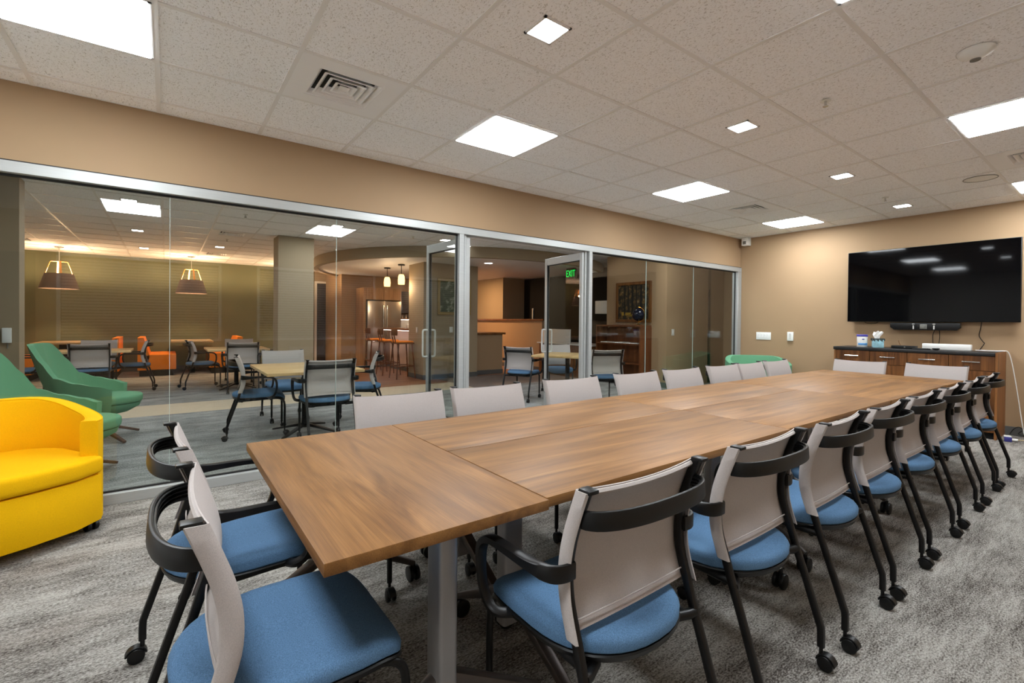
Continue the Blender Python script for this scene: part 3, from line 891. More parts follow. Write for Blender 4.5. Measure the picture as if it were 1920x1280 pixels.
make_table('conference_table', 'first long wooden table on the right side, behind the nearest chair', .880, 2.425, 1.037, 1.636, 'X', [(.99, 1.37, 'Y'), (2.30, 1.37, 'Y')])
make_table('conference_table', 'first long wooden table on the glass side', .880, 2.404, 1.638, 2.210, 'X', [(1.10, 1.90, 'Y'), (2.17, 1.90, 'Y')])
make_table('conference_table', 'second long wooden table on the right side', 2.427, 3.935, 1.045, 1.636, 'X', [(2.56, 1.37, 'Y'), (3.78, 1.37, 'Y')])
make_table('conference_table', 'second long wooden table on the glass side', 2.406, 3.935, 1.638, 2.214, 'X', [(2.68, 1.90, 'Y'), (3.65, 1.90, 'Y')])
make_table('conference_table', 'wide wooden table near the far end', 3.937, 5.36, 1.04, 2.214, 'X', [(4.10, 1.63, 'Y'), (5.22, 1.63, 'Y')])
make_table('conference_table', 'farthest wooden table top, in front of the drawers', 5.362, 5.95, 1.03, 2.208, 'X', [(5.65, 1.16, 'X'), (5.65, 2.08, 'X')])

# ------------------------------------------------------------------ credenza, screen and what stands there
t = thing('credenza', 'walnut credenza with black top under the screen', 'cabinet', (7.427, 1.75, 0))
yA, yB = -.775, .785; fx = -.25
b = B(); box(b, fx + .02, .245, yA + .02, yB - .02, .07, .905); box(b, fx + .05, .245, yA + .03, yB - .03, .0, .07); obj('body', b, M['blacksoft'], t)
b = B(); box(b, fx, .245, yA, yA + .02, 0, .945); obj('side_panel', b, M['cred_side'], t)
b = B(); box(b, fx, .245, yB - .02, yB, 0, .905); obj('side_panel', b, M['cred_side'], t)
b = B(); box(b, fx - .012, .245, yA + .021, yB + .006, .907, .947, .003); obj('countertop', b, M['cred_top'], t)
wq = (yB - yA - .04) / 4
for k in range(4):
    a = yB - .02 - (k + 1) * wq + .002; c = a + wq - .004
    b = B(); box(b, fx, fx + .02, a, c, .742, .903, .0015, 1); d = obj('drawer', b, M['cred'], t)
    b = B(); m_ = (a + c) / 2
    sweep(b, [(fx - .028, m_ - .075, .835), (fx - .028, m_ + .075, .835)], rrect(.010, .012, .003, 2), (0, 0, 1))
    for s in (-.06, .06): box(b, fx - .028, fx, m_ + s - .005, m_ + s + .005, .831, .839)
    obj('handle', b, M['chrome'], d)
    b = B(); box(b, fx, fx + .02, a, c, .075, .738, .0015, 1); obj('door', b, M['cred'], t)
    
t = thing('television', 'large black wall-mounted screen above the credenza', 'television', (7.6, 1.69, 1.755))
b = B(); box(b, -.022, .012, -.835, .83, -.475, .475, .004); obj('housing', b, M['black'], t)
b = B(); box(b, -.024, -.0222, -.829, .824, -.467, .469); obj('screen', b, M['screen'], t)
b = B(); box(b, .0125, .073, -.3, .3, -.2, .2); obj('wall_mount', b, M['black'], t)
t = thing('video_bar', 'black camera and speaker bar just below the screen', 'speaker bar', (7.6, 1.69, 1.222))
b = B(); prism(b, [(-.34, .045), (.34, .045), (.34, -.01), (.30, -.045), (-.30, -.045), (-.34, -.01)], -.04, .04, .004)
bmesh.ops.transform(b, matrix=Matrix(((0, 0, 1, 0), (1, 0, 0, 0), (0, 1, 0, 0), (0, 0, 0, 1))), verts=b.verts)
obj('housing', b, M['black'], t)
b = B(); box(b, -.052, -.04, -.035, .035, -.03, .03, .004); cyl(b, (-.056, 0, .003), (1, 0, 0), .02, .012, 24); obj('camera_lens', b, M['alu_dark'], t)
for s in (-1, 1):
    b = B(); box(b, -.043, -.0405, s * .1 - .012, s * .1 + .012, .026, .036); box(b, -.043, -.0405, s * .1 - .006, s * .1 + .006, -.034, .014); obj('indicator', b, M['offwhite'], t)
b = B(); box(b, .03, .076, -.03, .03, -.03, .044); obj('bracket', b, M['black'], t)

def lid_can(x, y, z):
    t = thing('wipes_tub', 'round white wipes tub with a purple lid and blue band', 'tub', (x, y, z))
    b = B(); lathe(b, [(.055, 0), (.058, .004), (.058, .135), (.056, .139)], 28); obj('body', b, M['white'], t)
    b = B(); lathe(b, [(.060, .136), (.061, .14), (.061, .156), (.056, .161), (.02, .163)], 28); obj('lid', b, mat('purple_lid', srgb(70, 66, 160), .4), t)
    n = 28
    for nm, z0, z1, a0, a1, m_ in (('blue_band', .022, .052, 150, 265, mat('blue_print', srgb(96, 152, 206), .5)), ('print_mark', .094, .108, 195, 225, mat('purple_print', srgb(66, 62, 150), .5))):
        b = B(); v = [[b.verts.new((r * math.cos(math.radians(a)), r * math.sin(math.radians(a)), z_)) for a in range(a0, a1, 5)] for r, z_ in ((.0585, z0), (.0592, z0 + .001), (.0592, z1 - .001), (.0585, z1))]
        for p, q in zip(v, v[1:]):
            for i in range(len(p) - 1): b.faces.new((p[i], p[i + 1], q[i + 1], q[i]))
        obj(nm, b, m_, t)
lid_can(7.35, 2.27, .947)
t = thing('tissue_box', 'light blue patterned tissue box with a tissue sticking out', 'tissue box', (7.35, 2.10, .947), .4)
b = B(); box(b, -.057, .057, -.057, .057, 0, .115, .004); obj('box', b, mat('pale_blue_card', srgb(150, 196, 208), .6, noise=(18, .25)), t)
b = B()
for i in range(10):
    a = -.056 + i * .0125
    hgt = .028 + .012 * math.sin(i * 2.1)
    for q in range(4):
        rt = Matrix.Rotation(q * PI / 2, 4, 'Z')
        box(b, a, a + .0115, -.0585, -.0572, .117 - hgt, .117, rot=rt, about=(0, 0, 0))
obj('dark_leaf_border', b, mat('dark_green_print', srgb(34, 44, 42), .6), t)
b = B(); box(b, -.056, .056, -.056, .056, .1152, .1165); obj('top_print', b, mat('dark_print', srgb(40, 48, 48), .6), t)
b = B()
g = []
for i in range(9):
    row = []
    for j in range(9):
        u, v = i / 8 * 2 - 1, j / 8
        wdt = .02 + .04 * v - .03 * max(0, v - .6)
        row.append(b.verts.new((.012 * math.sin(u * 5 + v * 3) * (.4 + v), u * wdt + .012 * math.sin(v * 4), .112 + .10 * v - .015 * abs(u) * v + .008 * math.sin(u * 7))))
    g.append(row)
for i in range(8):
    for j in range(8): b.faces.new((g[i][j], g[i + 1][j], g[i + 1][j + 1], g[i][j + 1]))
b.normal_update()
bmesh.ops.solidify(b, geom=b.faces[:], thickness=.002)
obj('tissue', b, M['white'], t)

t = thing('cable_box', 'flat black box with a small antenna on the credenza', 'device', (7.33, 1.82, .947))
b = B(); box(b, -.07, .07, -.115, .115, .004, .036, .003); box(b, -.06, .06, -.1, .1, 0, .004); obj('housing', b, M['black'], t)
b = B(); cyl(b, (-.072, -.02, .02), (1, 0, 0), .008, .006, 14); obj('knob', b, M['alu_dark'], t)
b = B(); tube(b, [(.05, .05, .034), (.05, .062, .06), (.05, .072, .098)], .003, 6); obj('antenna', b, M['picture_wood'], t)
t = thing('remote_control', 'slim black remote lying beside the black box', 'remote', (7.255, 1.64, .947), .35)
b = B(); box(b, -.02, .02, -.085, .085, .0, .014, .004); obj('body', b, M['black'], t)
b = B()
for i in range(6):
    for j in (-1, 0, 1): box(b, j * .010 - .003, j * .010 + .003, -.06 + i * .02, -.053 + i * .02, .0142, .0158)
obj('buttons', b, M['alu_dark'], t)
t = thing('small_speaker_puck', 'small dark dish-shaped gadget in front of the white box', 'gadget', (7.235, 1.50, .947))
b = B(); lathe(b, [(.018, 0), (.024, .004), (.036, .016), (.034, .022), (.02, .02)], 20); obj('body', b, M['black'], t)
t = thing('projector_box', 'long low white box on the credenza under the screen', 'device', (7.46, 1.45, .947))
b = B(); box(b, -.04, .04, -.22, .22, 0, .07, .006); obj('housing', b, M['white'], t)
b = B(); box(b, -.0412, -.0402, -.2, .2, .034, .036); obj('groove', b, M['grid'], t)

def cable(name, label, pts, r, m, k=6):
    b = B(); tube(b, smooth_path(pts, k), r, 8); return tag(obj(name, b, m), label, 'cable')
cable('power_cable', 'thin dark cable hanging from the right of the screen', [(7.66, 1.18, 1.29), (7.66, 1.19, 1.2), (7.66, 1.20, 1.12), (7.655, 1.165, 1.05), (7.655, 1.155, 1.03), (7.655, 1.19, .96), (7.65, 1.19, .95)], .004, M['black'])
cable('power_cable', 'left one of two thin cables below the video bar', [(7.66, 1.60, 1.19), (7.66, 1.62, 1.12), (7.66, 1.62, 1.05), (7.655, 1.61, .952)], .0035, M['black'])
cable('power_cable', 'right one of two thin cables below the video bar', [(7.66, 1.56, 1.19), (7.66, 1.555, 1.1), (7.66, 1.56, 1.02), (7.655, 1.56, .952)], .0035, M['black'])
cable('power_cable', 'short dark cable loop peeping out under the left of the screen', [(7.66, 2.34, 1.3), (7.655, 2.33, 1.268), (7.655, 2.27, 1.255), (7.655, 2.20, 1.268), (7.66, 2.18, 1.3)], .0035, M['black'])
cable('extension_cord', 'white cord running over the credenza edge down to the floor', [(7.60, 1.22, .951), (7.58, 1.05, .952), (7.575, .985, .955), (7.58, .95, .945), (7.6, .925, .85), (7.62, .89, .6), (7.63, .86, .35), (7.62, .83, .12), (7.6, .80, .012), (7.5, .70, .008)], .005, M['white'])
cable('extension_cord', 'cream cord lying on the floor beside the credenza', [(7.3, .885, .016), (7.32, .84, .012), (7.42, .76, .008), (7.45, .62, .008), (7.5, .5, .008)], .005, mat('cream_cord', srgb(216, 200, 160), .5))
cable('extension_cord', 'black coiled cord against the baseboard beside the credenza', [(7.62, .93, .02), (7.63, .90, .08), (7.63, .86, .11), (7.63, .83, .08), (7.63, .86, .03), (7.62, .75, .01), (7.5, .6, .008)], .004, M['black'])
t = thing('power_adapter', 'white plug adapter with a blue side lying by the credenza foot', 'adapter', (7.24, .90, 0), .3)
b = B(); box(b, -.02, .03, -.03, .03, 0, .06, .006); obj('body', b, M['white'], t)
b = B(); box(b, -.035, -.0205, -.03, .03, 0, .05, .004); obj('cap', b, mat('blue_plastic', srgb(60, 60, 140), .4), t)
b = B(); cyl(b, (.005, -.055, .02), (0, 1, 0), .014, .05, 12); obj('plug', b, M['white'], t)

def wall_plate(name, label, cat, c, hw, hh, n, m_, nx=-1):
    """plate on a wall facing -x"""
    t = thing(name, label, cat, c)
    b = B(); box(b, -.008, 0, -hw, hw, -hh, hh, .002); obj('plate', b, m_, t)
    for k in range(n):
        yy = (k - (n - 1) / 2) * (.046)
        b = B(); box(b, -.0125, -.0082, yy - .012, yy + .012, -.03, .03, .001, 1); obj('rocker', b, M['grid'], t)
    return t
wall_plate('light_switch', 'wide white four-gang switch plate on the screen wall', 'switch', (XW - .0005, 3.713, 1.045), .115, .06, 4, M['white'])
t = thing('wall_control', 'small white wall box with a narrow front, right of the switches', 'control', (XW - .0005, 3.30, 1.05))
b = B(); box(b, -.03, 0, -.042, .042, -.068, .068, .004); obj('housing', b, M['white'], t)
b = B(); box(b, -.0325, -.0302, -.018, .018, -.045, .045, .001, 1); obj('rocker', b, M['offwhite'], t)
t = thing('corner_sensor', 'small white box under the ceiling in the far corner', 'sensor', (7.60, 3.985, 2.575))
b = B(); box(b, -.045, .076, -.05, .05, -.06, .071, .006); obj('housing', b, M['white'], t)
b = B(); box(b, -.048, -.0455, -.026, .026, -.04, .01); obj('lens', b, M['alu_dark'], t)

# ------------------------------------------------------------------ tub chairs (yellow, green)
def tub_chair(name, label, m, seam, loc, rot):
    """local: faces +y"""
    t = thing(name, label, 'armchair', loc, rot)
    # plan: outer loop from right front round the back to left front
    def plan(k):                                   # k 0..1
        a = math.radians(-38 + 256 * k)            # angle from +x, ccw through the back
        return a
    n = 36
    b = B()
    sec_n = 7
    rings = []
    for i in range(n + 1):
        k = i / n
        ang = math.radians(46 - 272 * k)           # start right-front, go clockwise through back
        e = .82
        c_, s_ = math.cos(ang), math.sin(ang)
        ro = Vector((.44 * math.copysign(abs(c_) ** e, c_), .40 * math.copysign(abs(s_) ** e, s_) - .03, 0))
        ri = Vector((.362 * math.copysign(abs(c_) ** e, c_), .322 * math.copysign(abs(s_) ** e, s_) - .03, 0))
        back = max(0, -s_)
        f = max(0, min(1, (.45 - s_) / 1.3)); f = f * f * (3 - 2 * f)
        H = .645 + .10 * f
        row = []
        zt = H; rr = .018
        for p, z in ((ro, .07), (ro, .35), (ro, zt - rr), (ro.lerp(ri, .05), zt - .004), (ro.lerp(ri, .16), zt), (ro.lerp(ri, .84), zt), (ro.lerp(ri, .95), zt - .004), (ri, zt - rr), (ri, .38), (ri, .07)):
            row.append(b.verts.new((p.x, p.y, z)))
        rings.append(row)
    for a, c in zip(rings, rings[1:]):
        for i in range(len(a)): b.faces.new((a[i], a[(i + 1) % len(a)], c[(i + 1) % len(a)], c[i]))
    b.faces.new(rings[0]); b.faces.new(rings[-1][::-1])
    bmesh.ops.recalc_face_normals(b, faces=b.faces)
    obj('shell', b, m, t, ang=50)
    b = B()
    for q in (3, 6):
        tube(b, [r_[q].co + Vector((0, 0, .001)) for r_ in []] or [(0, 0, .2), (0, 0, .21)], .0001, 4) if False else None
    P1 = []; P2 = []
    for i in range(n + 1):
        ang = math.radians(46 - 272 * i / n); e = .82; c_, s_ = math.cos(ang), math.sin(ang)
        f = max(0, min(1, (.45 - s_) / 1.3)); f = f * f * (3 - 2 * f); H = .645 + .10 * f
        ro = Vector((.44 * math.copysign(abs(c_) ** e, c_), .40 * math.copysign(abs(s_) ** e, s_) - .03, 0)); ri = Vector((.362 * math.copysign(abs(c_) ** e, c_), .322 * math.copysign(abs(s_) ** e, s_) - .03, 0))
        for P, k in ((P1, .05), (P2, .95)):
            p = ro.lerp(ri, k); P.append((p.x, p.y, H - .003))
    tube(b, P1, .0028, 6); tube(b, P2, .0028, 6)
    obj('piping', b, m, t)
    # seat base and cushion
    fr = [(-.33, .30), (-.20, .335), (0, .347), (.20, .335), (.33, .30)]
    inner = []
    for i in range(15):
        ang = math.radians(-8 - 164 * i / 14); e = .82; c_, s_ = math.cos(ang), math.sin(ang)
        inner.append((.358 * math.copysign(abs(c_) ** e, c_), .318 * math.copysign(abs(s_) ** e, s_) - .03))
    poly = [(-.35, .13), (-.345, .27)] + fr[1:4] + [(.345, .27), (.35, .13)] + inner
    b = B(); prism(b, poly, .07, .335, .006); obj('seat_base', b, m, t)
    poly2 = [(x * (1.0), y * 1.0 + (.012 if y > .2 else 0)) for x, y in poly]
    b = B(); prism(b, poly2, .342, .445, .028, 4); obj('seat_cushion', b, m, t)
    for (x, y) in ((.33, .20), (-.33, .20), (.25, -.30), (-.25, -.30)):
        b = B()
        for s in (-1, 1): cyl(b, (x + s * .018, y, .03), (1, 0, 0), .03, .022, 20, bev=.004)
        cyl(b, (x, y, .055), (0, 0, 1), .01, .04, 8)
        obj('caster', b, M['black'], t)
    return t
ca = math.atan2(-.53, -.85)
# local +y must map to F=(.53,-.85): rotation angle th with (-sin th, cos th) = F
th_y = math.atan2(-.53, -.85)
tub_chair('armchair', 'bright yellow tub armchair at the left edge of the picture', M['yellow'], M['seam_dark'], (-.735, 3.665, 0), th_y)
tub_chair('armchair', 'green tub armchair in the far corner behind the chairs', M['green'], M['green'], (7.08, 3.50, 0), math.atan2(.75, -.66))

# ------------------------------------------------------------------ high-back green lounge chairs behind the glass
def lounge_chair(name, label, loc, rot):
    """local: faces +x"""
    t = thing(name, label, 'lounge chair', loc, rot)
    b = B()
    n = 48
    def ring_pt(th, v):
        # th in degrees from the back direction (-x); v 0 bottom .. 1 top
        a = abs(th)
        # height of the rim
        key = [(0, .985), (26, .98), (33, .95), (44, .80), (58, .665), (80, .61), (105, .575), (124, .54)]
        for (a0, h0), (a1, h1) in zip(key, key[1:]):
            if a <= a1: H = h0 + (h1 - h0) * (.5 - .5 * math.cos(PI * (a - a0) / (a1 - a0)) if a > 44 else (a - a0) / (a1 - a0)); break
        else: H = key[-1][1]
        # plan radius at the rim
        kr = [(0, .50), (26, .555), (33, .55), (44, .50), (58, .45), (80, .40), (105, .39), (124, .42)]
        for (a0, h0), (a1, h1) in zip(kr, kr[1:]):
            if a <= a1: Rr = h0 + (h1 - h0) * (a - a0) / (a1 - a0); break
        else: Rr = kr[-1][1]
        zb = .27
        Rb = .24
        w_ = v ** .62
        z = zb + (H - zb) * v
        r = Rb + (Rr - Rb) * w_
        if a > 100:                     # the front edges of the arms slope down and forward
            r += .10 * (1 - v) * (a - 100) / 24
        rad = math.radians(th)
        r *= .86
        return Vector((-r * math.cos(rad), r * math.sin(rad), z))
    nv = 10
    rows = []
    for i in range(n + 1):
        th = -124 + 248 * i / n
        rows.append([ring_pt(th, j / nv) for j in range(nv + 1)])
    vo = [[b.verts.new(p) for p in r_] for r_ in rows]
    vi = []
    for r_ in rows:
        row = []
        for p in r_:
            d = Vector((p.x, p.y, 0)).normalized()
            row.append(b.verts.new(p - d * .045 + Vector((0, 0, -.002 if p is r_[-1] else .0))))
        vi.append(row)
    for i in range(n):
        for j in range(nv):
            b.faces.new((vo[i][j], vo[i + 1][j], vo[i + 1][j + 1], vo[i][j + 1]))
            b.faces.new((vi[i][j], vi[i][j + 1], vi[i + 1][j + 1], vi[i + 1][j]))
        b.faces.new((vo[i][nv], vo[i + 1][nv], vi[i + 1][nv], vi[i][nv]))
        b.faces.new((vo[i][0], vi[i][0], vi[i + 1][0], vo[i + 1][0]))
    for i in (0, n):
        for j in range(nv): b.faces.new((vo[i][j], vo[i][j + 1], vi[i][j + 1], vi[i][j]))
    bmesh.ops.recalc_face_normals(b, faces=b.faces)
    obj('shell', b, M['green'], t, ang=55)
    pl = [(.36 * math.cos(math.radians(a)) * (1 if abs(a) > 60 else 1.0) + .02, .345 * math.sin(math.radians(a))) for a in range(0, 360, 12)]
    pl = [(.88 * x + (.05 if x > .1 else .05 * max(0, (x + .1) / .2)), y * .86) for x, y in pl]
    b = B(); prism(b, pl, .375, .455, .022, 3); obj('seat_cushion', b, M['green'], t)
    b = B(); 
    pr_ = [(.97, .372), (.93, .33), (.72, .28), (.5, .26)]
    rg = [[b.verts.new((x * k + (1 - k) * -.02, y * k, z)) for x, y in pl] for k, z in pr_]
    for a, c in zip(rg, rg[1:]):
        for i in range(len(a)): b.faces.new((a[i], c[i], c[(i + 1) % len(a)], a[(i + 1) % len(a)]))
    b.faces.new(rg[0]); b.faces.new(rg[-1]); bmesh.ops.recalc_face_normals(b, faces=b.faces)
    obj('seat_shell', b, M['green'], t)
    b = B(); cyl(b, (0, 0, .21), (0, 0, 1), .035, .14, 16); obj('pedestal', b, M['blackmetal'], t)
    for k in range(4):
        a = PI / 4 + k * PI / 2
        b = B()
        sweep(b, [(.03 * math.cos(a), .03 * math.sin(a), .145), (.2 * math.cos(a), .2 * math.sin(a), .10), (.42 * math.cos(a), .42 * math.sin(a), .018)], rrect(.05, .034, .006, 2), (0, 0, 1), [(1, 1.1), (.9, .9), (.6, .7)])
        obj('leg', b, M['walnutleg'], t)
    return t
lounge_chair('lounge_chair', 'high-backed green lounge chair behind the glass, the fully visible one', (-.58, 6.35, 0), math.radians(-8))
lounge_chair('lounge_chair', 'green lounge chair behind the glass, mostly hidden by the yellow armchair', (-.67, 4.95, 0), math.radians(-8))

# ------------------------------------------------------------------ lounge tables and their chairs
def lounge_table(label, cx, cy, hx, hy, z=.72, rot=0, m='table_l'):
    t = thing('lounge_table', label, 'table', (cx, cy, 0), rot, 'square tables in the lounge')
    b = B(); box(b, -hx, hx, -hy, hy, z - .03, z, .003); obj('tabletop', b, M[m], t)
    b = B(); cyl(b, (0, 0, (z - .03 + .06) / 2), (0, 0, 1), .035, z - .09, 16); obj('pedestal', b, M['blackmetal'], t)
    b = B(); cyl(b, (0, 0, z - .033), (0, 0, 1), .16, .006, 16); obj('mount_plate', b, M['blackmetal'], t)
    for k in range(4):
        a = PI / 4 + k * PI / 2
        b = B(); sweep(b, [(.02 * math.cos(a), .02 * math.sin(a), .09), (.38 * math.cos(a), .38 * math.sin(a), .02)], rrect(.05, .03, .006, 2), (0, 0, 1), [(1, 1), (.7, .6)]); f = obj('foot', b, M['blackmetal'], t)
    return t
lounge_table('square maple-topped table nearest behind the glass', 1.22, 5.55, .46, .58)
lounge_table('maple-topped table in front of the right pendant lamp', 1.0, 9.78, .46, .5)
lounge_table('maple-topped table behind the green lounge chair', -.95, 10.05, .5, .42)
lounge_table('square table beyond the open glass doors, turned cornerwise', 5.05, 5.48, .45, .45, .73, math.radians(32), 'table_l')
def lc_(x, y, deg, label): dup(chair0, (x, y, 0), math.radians(deg), label, 'mesh chairs in the lounge')
lc_(1.31, 5.05, 0, 'mesh chair with its back to the glass at the nearest lounge table')
lc_(.78, 5.75, -96, 'mesh chair facing right at the nearest lounge table')
lc_(1.90, 5.75, 68, 'mesh chair on the right of the nearest lounge table, facing left')
lc_(1.20, 6.50, 180, 'mesh chair on the far side of the nearest lounge table')
lc_(1.04, 9.33, -2, 'mesh chair back in front of the table under the right pendant lamp')
lc_(.50, 10.2, -82, 'mesh chair facing right, left of the table under the right pendant lamp')
lc_(1.15, 10.75, 176, 'mesh chair on the far side of the table by the column')
lc_(1.72, 9.95, 92, 'black-armed chair half hidden by the column')
lc_(-.92, 9.66, 0, 'mesh chair back behind the green lounge chair')
lc_(-.45, 10.45, 88, 'mesh chair facing left beside the orange booth')
lc_(-.95, 10.95, 180, 'mesh chair on the far side of the table behind the green lounge chair')
lc_(-1.75, 10.1, -80, 'mesh chair half hidden by the taupe pier at the far left')
lc_(4.55, 6.0, -60, 'mesh chair seen through the open doors, turned to the table')
lc_(5.20, 4.86, -26, 'mesh chair just right of the right door frame')
lc_(5.42, 6.12, 150, 'mesh chair behind the cornerwise table beyond the doors')

# orange booths against the olive wall
def bench(label, x, sgn, y0_=12.75, y1_=13.95):
    """back at x, seat towards sgn"""
    t = thing('booth_bench', label, 'bench', (x, (y0_ + y1_) / 2, 0), 0 if sgn > 0 else PI, 'orange booth benches')
    h = (y1_ - y0_) / 2
    b = B(); box(b, .0, .55, -h, h, .13, .46, .015, 3); obj('seat', b, M['orange'], t)
    b = B(); prism(b, [(-.10, .0), (.02, .0), (.10, .0), (.10, .34), (.03, .70), (-.10, .70)][0:0] or [(-.11, .13), (.06, .13), (.09, .45), (-.01, .82), (-.11, .82)], -h, h, .0)
    bmesh.ops.transform(b, matrix=Matrix(((1, 0, 0, 0), (0, 0, -1, 0), (0, 1, 0, 0), (0, 0, 0, 1))), verts=b.verts)
    obj('backrest', b, M['orange'], t)
    b = B(); box(b, -.08, .50, -h + .02, h - .02, 0, .125); obj('plinth', b, M['blacksoft'], t)
bench('orange booth bench facing right, left of the right booth table', -.38, 1)
bench('orange booth bench behind the table under the right pendant lamp', 1.32, -1)
bench('orange booth bench facing left, by the left booth table', -.90, -1)
bench('orange booth bench at the far left, mostly hidden by the pier', -2.60, 1)
def booth_table(x0, x1, label):
    t = thing('booth_table', label, 'table', ((x0 + x1) / 2, 13.4, 0), 0, 'booth tables')
    h = (x1 - x0) / 2
    b = B(); box(b, -h, h, -.55, .6, .70, .735, .003); obj('tabletop', b, M['table_l'], t)
    b = B(); box(b, -.05, .05, -.3, .5, .0, .699); obj('support_panel', b, M['blacksoft'], t)
booth_table(.08, .86, 'maple booth table under the right pendant lamp')
booth_table(-2.1, -1.25, 'maple booth table under the left pendant lamp')

# pendant lamps
def pendant(x, y, label):
    t = thing('pendant_lamp', label, 'pendant lamp', (x, y, 0), 0, 'grey cone pendant lamps')
    b = B(); cyl(b, (0, 0, CEIL - .008), (0, 0, 1), .07, .014, 24); obj('canopy', b, M['alu'], t)
    b = B(); tube(b, [(0, 0, CEIL - .01), (0, 0, 2.36)], .004, 6, (1, 0, 0)); obj('cord', b, M['white'], t)
    b = B()
    for k in range(4):
        a = k * PI / 2 + .25
        c_, s_ = math.cos(a), math.sin(a)
        sweep(b, [(0, 0, 2.355), (.12 * c_, .12 * s_, 2.35), (.135 * c_, .135 * s_, 2.33), (.205 * c_, .205 * s_, 2.09)], rrect(.03, .012, .003, 2), (0, 0, 1))
    obj('wooden_yoke', b, M['shade_wood'], t)
    b = B()
    n = 40
    v = [[b.verts.new((r * math.cos(2 * PI * i / n), r * math.sin(2 * PI * i / n), z)) for i in range(n)] for r, z in ((.215, 2.11), (.30, 1.81), (.295, 1.81), (.21, 2.11))]
    for p, q in zip(v, v[1:] + v[:1]):
        for i in range(n): b.faces.new((p[i], p[(i + 1) % n], q[(i + 1) % n], q[i]))
    bmesh.ops.recalc_face_normals(b, faces=b.faces)
    obj('lamp_shade', b, M['shade_grey'], t)
    b = B(); bmesh.ops.create_uvsphere(b, u_segments=16, v_segments=10, radius=.05); bmesh.ops.translate(b, verts=b.verts, vec=(0, 0, 2.0)); obj('bulb', b, emit_mat('warm_bulb', (1, .72, .42, 1), 12), t)
    ld = bpy.data.lights.new('pendant_bulb_light', 'POINT'); ld.energy = PEND_W; ld.color = (1, .66, .38); ld.shadow_soft_size = .05
    lo = bpy.data.objects.new('pendant_bulb_light', ld); C.objects.link(lo); lo.parent = t; lo.location = (0, 0, 2.13)
pendant(-1.725, 13.1, 'grey cone pendant lamp with a wooden yoke, left one')
pendant(.45, 13.1, 'grey cone pendant lamp with a wooden yoke, right one')
pendant(2.6, 13.1, 'grey cone pendant lamp hidden behind the column')

def bar_pendant(x, y, label):
    t = thing('bar_pendant', label, 'pendant lamp', (x, y, 0), 0, 'amber glass pendants over the bar')
    b = B(); cyl(b, (0, 0, 2.455), (0, 0, 1), .075, .02, 24); obj('canopy', b, M['blackmetal'], t)
    b = B(); tube(b, [(0, 0, 2.45), (0, 0, 2.25)], .008, 8, (1, 0, 0)); obj('rod', b, M['blackmetal'], t)
    b = B(); lathe(b, [(.03, 2.25), (.05, 2.245), (.068, 2.20), (.076, 2.12), (.07, 2.03), (.066, 2.03), (.072, 2.12), (.064, 2.198), (.03, 2.24)], 24, close=False); obj('glass_shade', b, M['warm_glass'], t)
    b = B(); bmesh.ops.create_uvsphere(b, u_segments=12, v_segments=8, radius=.03); bmesh.ops.translate(b, verts=b.verts, vec=(0, 0, 2.12)); obj('bulb', b, emit_mat('warm_bulb_bar', (1, .8, .5, 1), 25), t)
    ld = bpy.data.lights.new('bar_bulb_light', 'POINT'); ld.energy = BARPEND_W; ld.color = (1, .72, .48); ld.shadow_soft_size = .09
    lo = bpy.data.objects.new('bar_bulb_light', ld); C.objects.link(lo); lo.parent = t; lo.location = (0, 0, 1.98)
bar_pendant(4.12, 10.68, 'amber glass pendant over the bar, left one')
bar_pendant(4.12, 9.85, 'amber glass pendant over the bar, right one')

# bar island, stools, fridge, kitchen cabinets
t = thing('bar_island', 'bar island with a dark top behind the stools', 'bar', (5.0, 10.95, 0))
b = B(); box(b, -.3, .3, -1.09, 1.0, .0, 1.0); obj('body', b, mat('pinkish_panel', srgb(206, 184, 172), .6), t)
b = B(); box(b, -.55, .34, -1.09, 1.05, 1.003, 1.045, .004); obj('bar_top', b, M['cred'], t)
b = B(); box(b, -.312, -.3005, -1.09, 1.0, 0, .1); obj('plinth', b, M['base'], t)
b = B(); box(b, -.50, -.48, -1.08, 1.0, .994, 1.002); obj('led_strip', b, emit_mat('pink_led', (1, .72, .66, 1), 10), t)
def stool(x, y, label):
    t = thing('bar_stool', label, 'bar stool', (x, y, 0), 0, 'wooden bar stools')
    b = B(); box(b, -.19, .19, -.19, .19, .74, .765, .01, 3); obj('seat_frame', b, M['shelfwood'], t)
    b = B(); box(b, -.18, .18, -.18, .18, .766, .80, .014, 3); obj('seat_pad', b, M['orange'], t)
    for sx in (-1, 1):
        for sy in (-1, 1):
            b = B(); sweep(b, [(sx * .15, sy * .15, .742), (sx * .21, sy * .2, 0)], rrect(.03, .03, .008, 2), (0, 1, 0), [1, .7]); obj('leg', b, M['shelfwood'], t)
    b = B()
    for s in (-1, 1):
        tube(b, [(-.19, s * .185, .27), (.19, s * .185, .27)], .011, 8); tube(b, [(s * .19, -.185, .27), (s * .19, .185, .27)], .011, 8)
    obj('foot_ring', b, M['shelfwood'], t)
    b = B()
    for s in (-1, 1): sweep(b, [(-.17, s * .06, .75), (-.21, s * .06, .9), (-.23, s * .06, 1.0)], rrect(.022, .022, .006, 2), (0, 1, 0))
    obj('back_post', b, M['shelfwood'], t)
    b = B()
    pts = [(-.232 + .05 * (yy / .15) ** 2, yy, .985) for yy in (-.15, -.1, -.05, 0, .05, .1, .15)]
    sweep(b, pts, rrect(.018, .13, .008, 3), (0, 0, 1)); obj('backrest', b, M['shelfwood'], t)
stool(4.06, 9.62, 'wooden bar stool with orange seat, nearest of three')
stool(4.06, 10.42, 'wooden bar stool with orange seat, middle of three')
stool(4.06, 11.25, 'wooden bar stool with orange seat, farthest of three')
t = thing('refrigerator', 'stainless steel refrigerator with two doors behind the bar', 'refrigerator', (4.67, 12.62, 0))
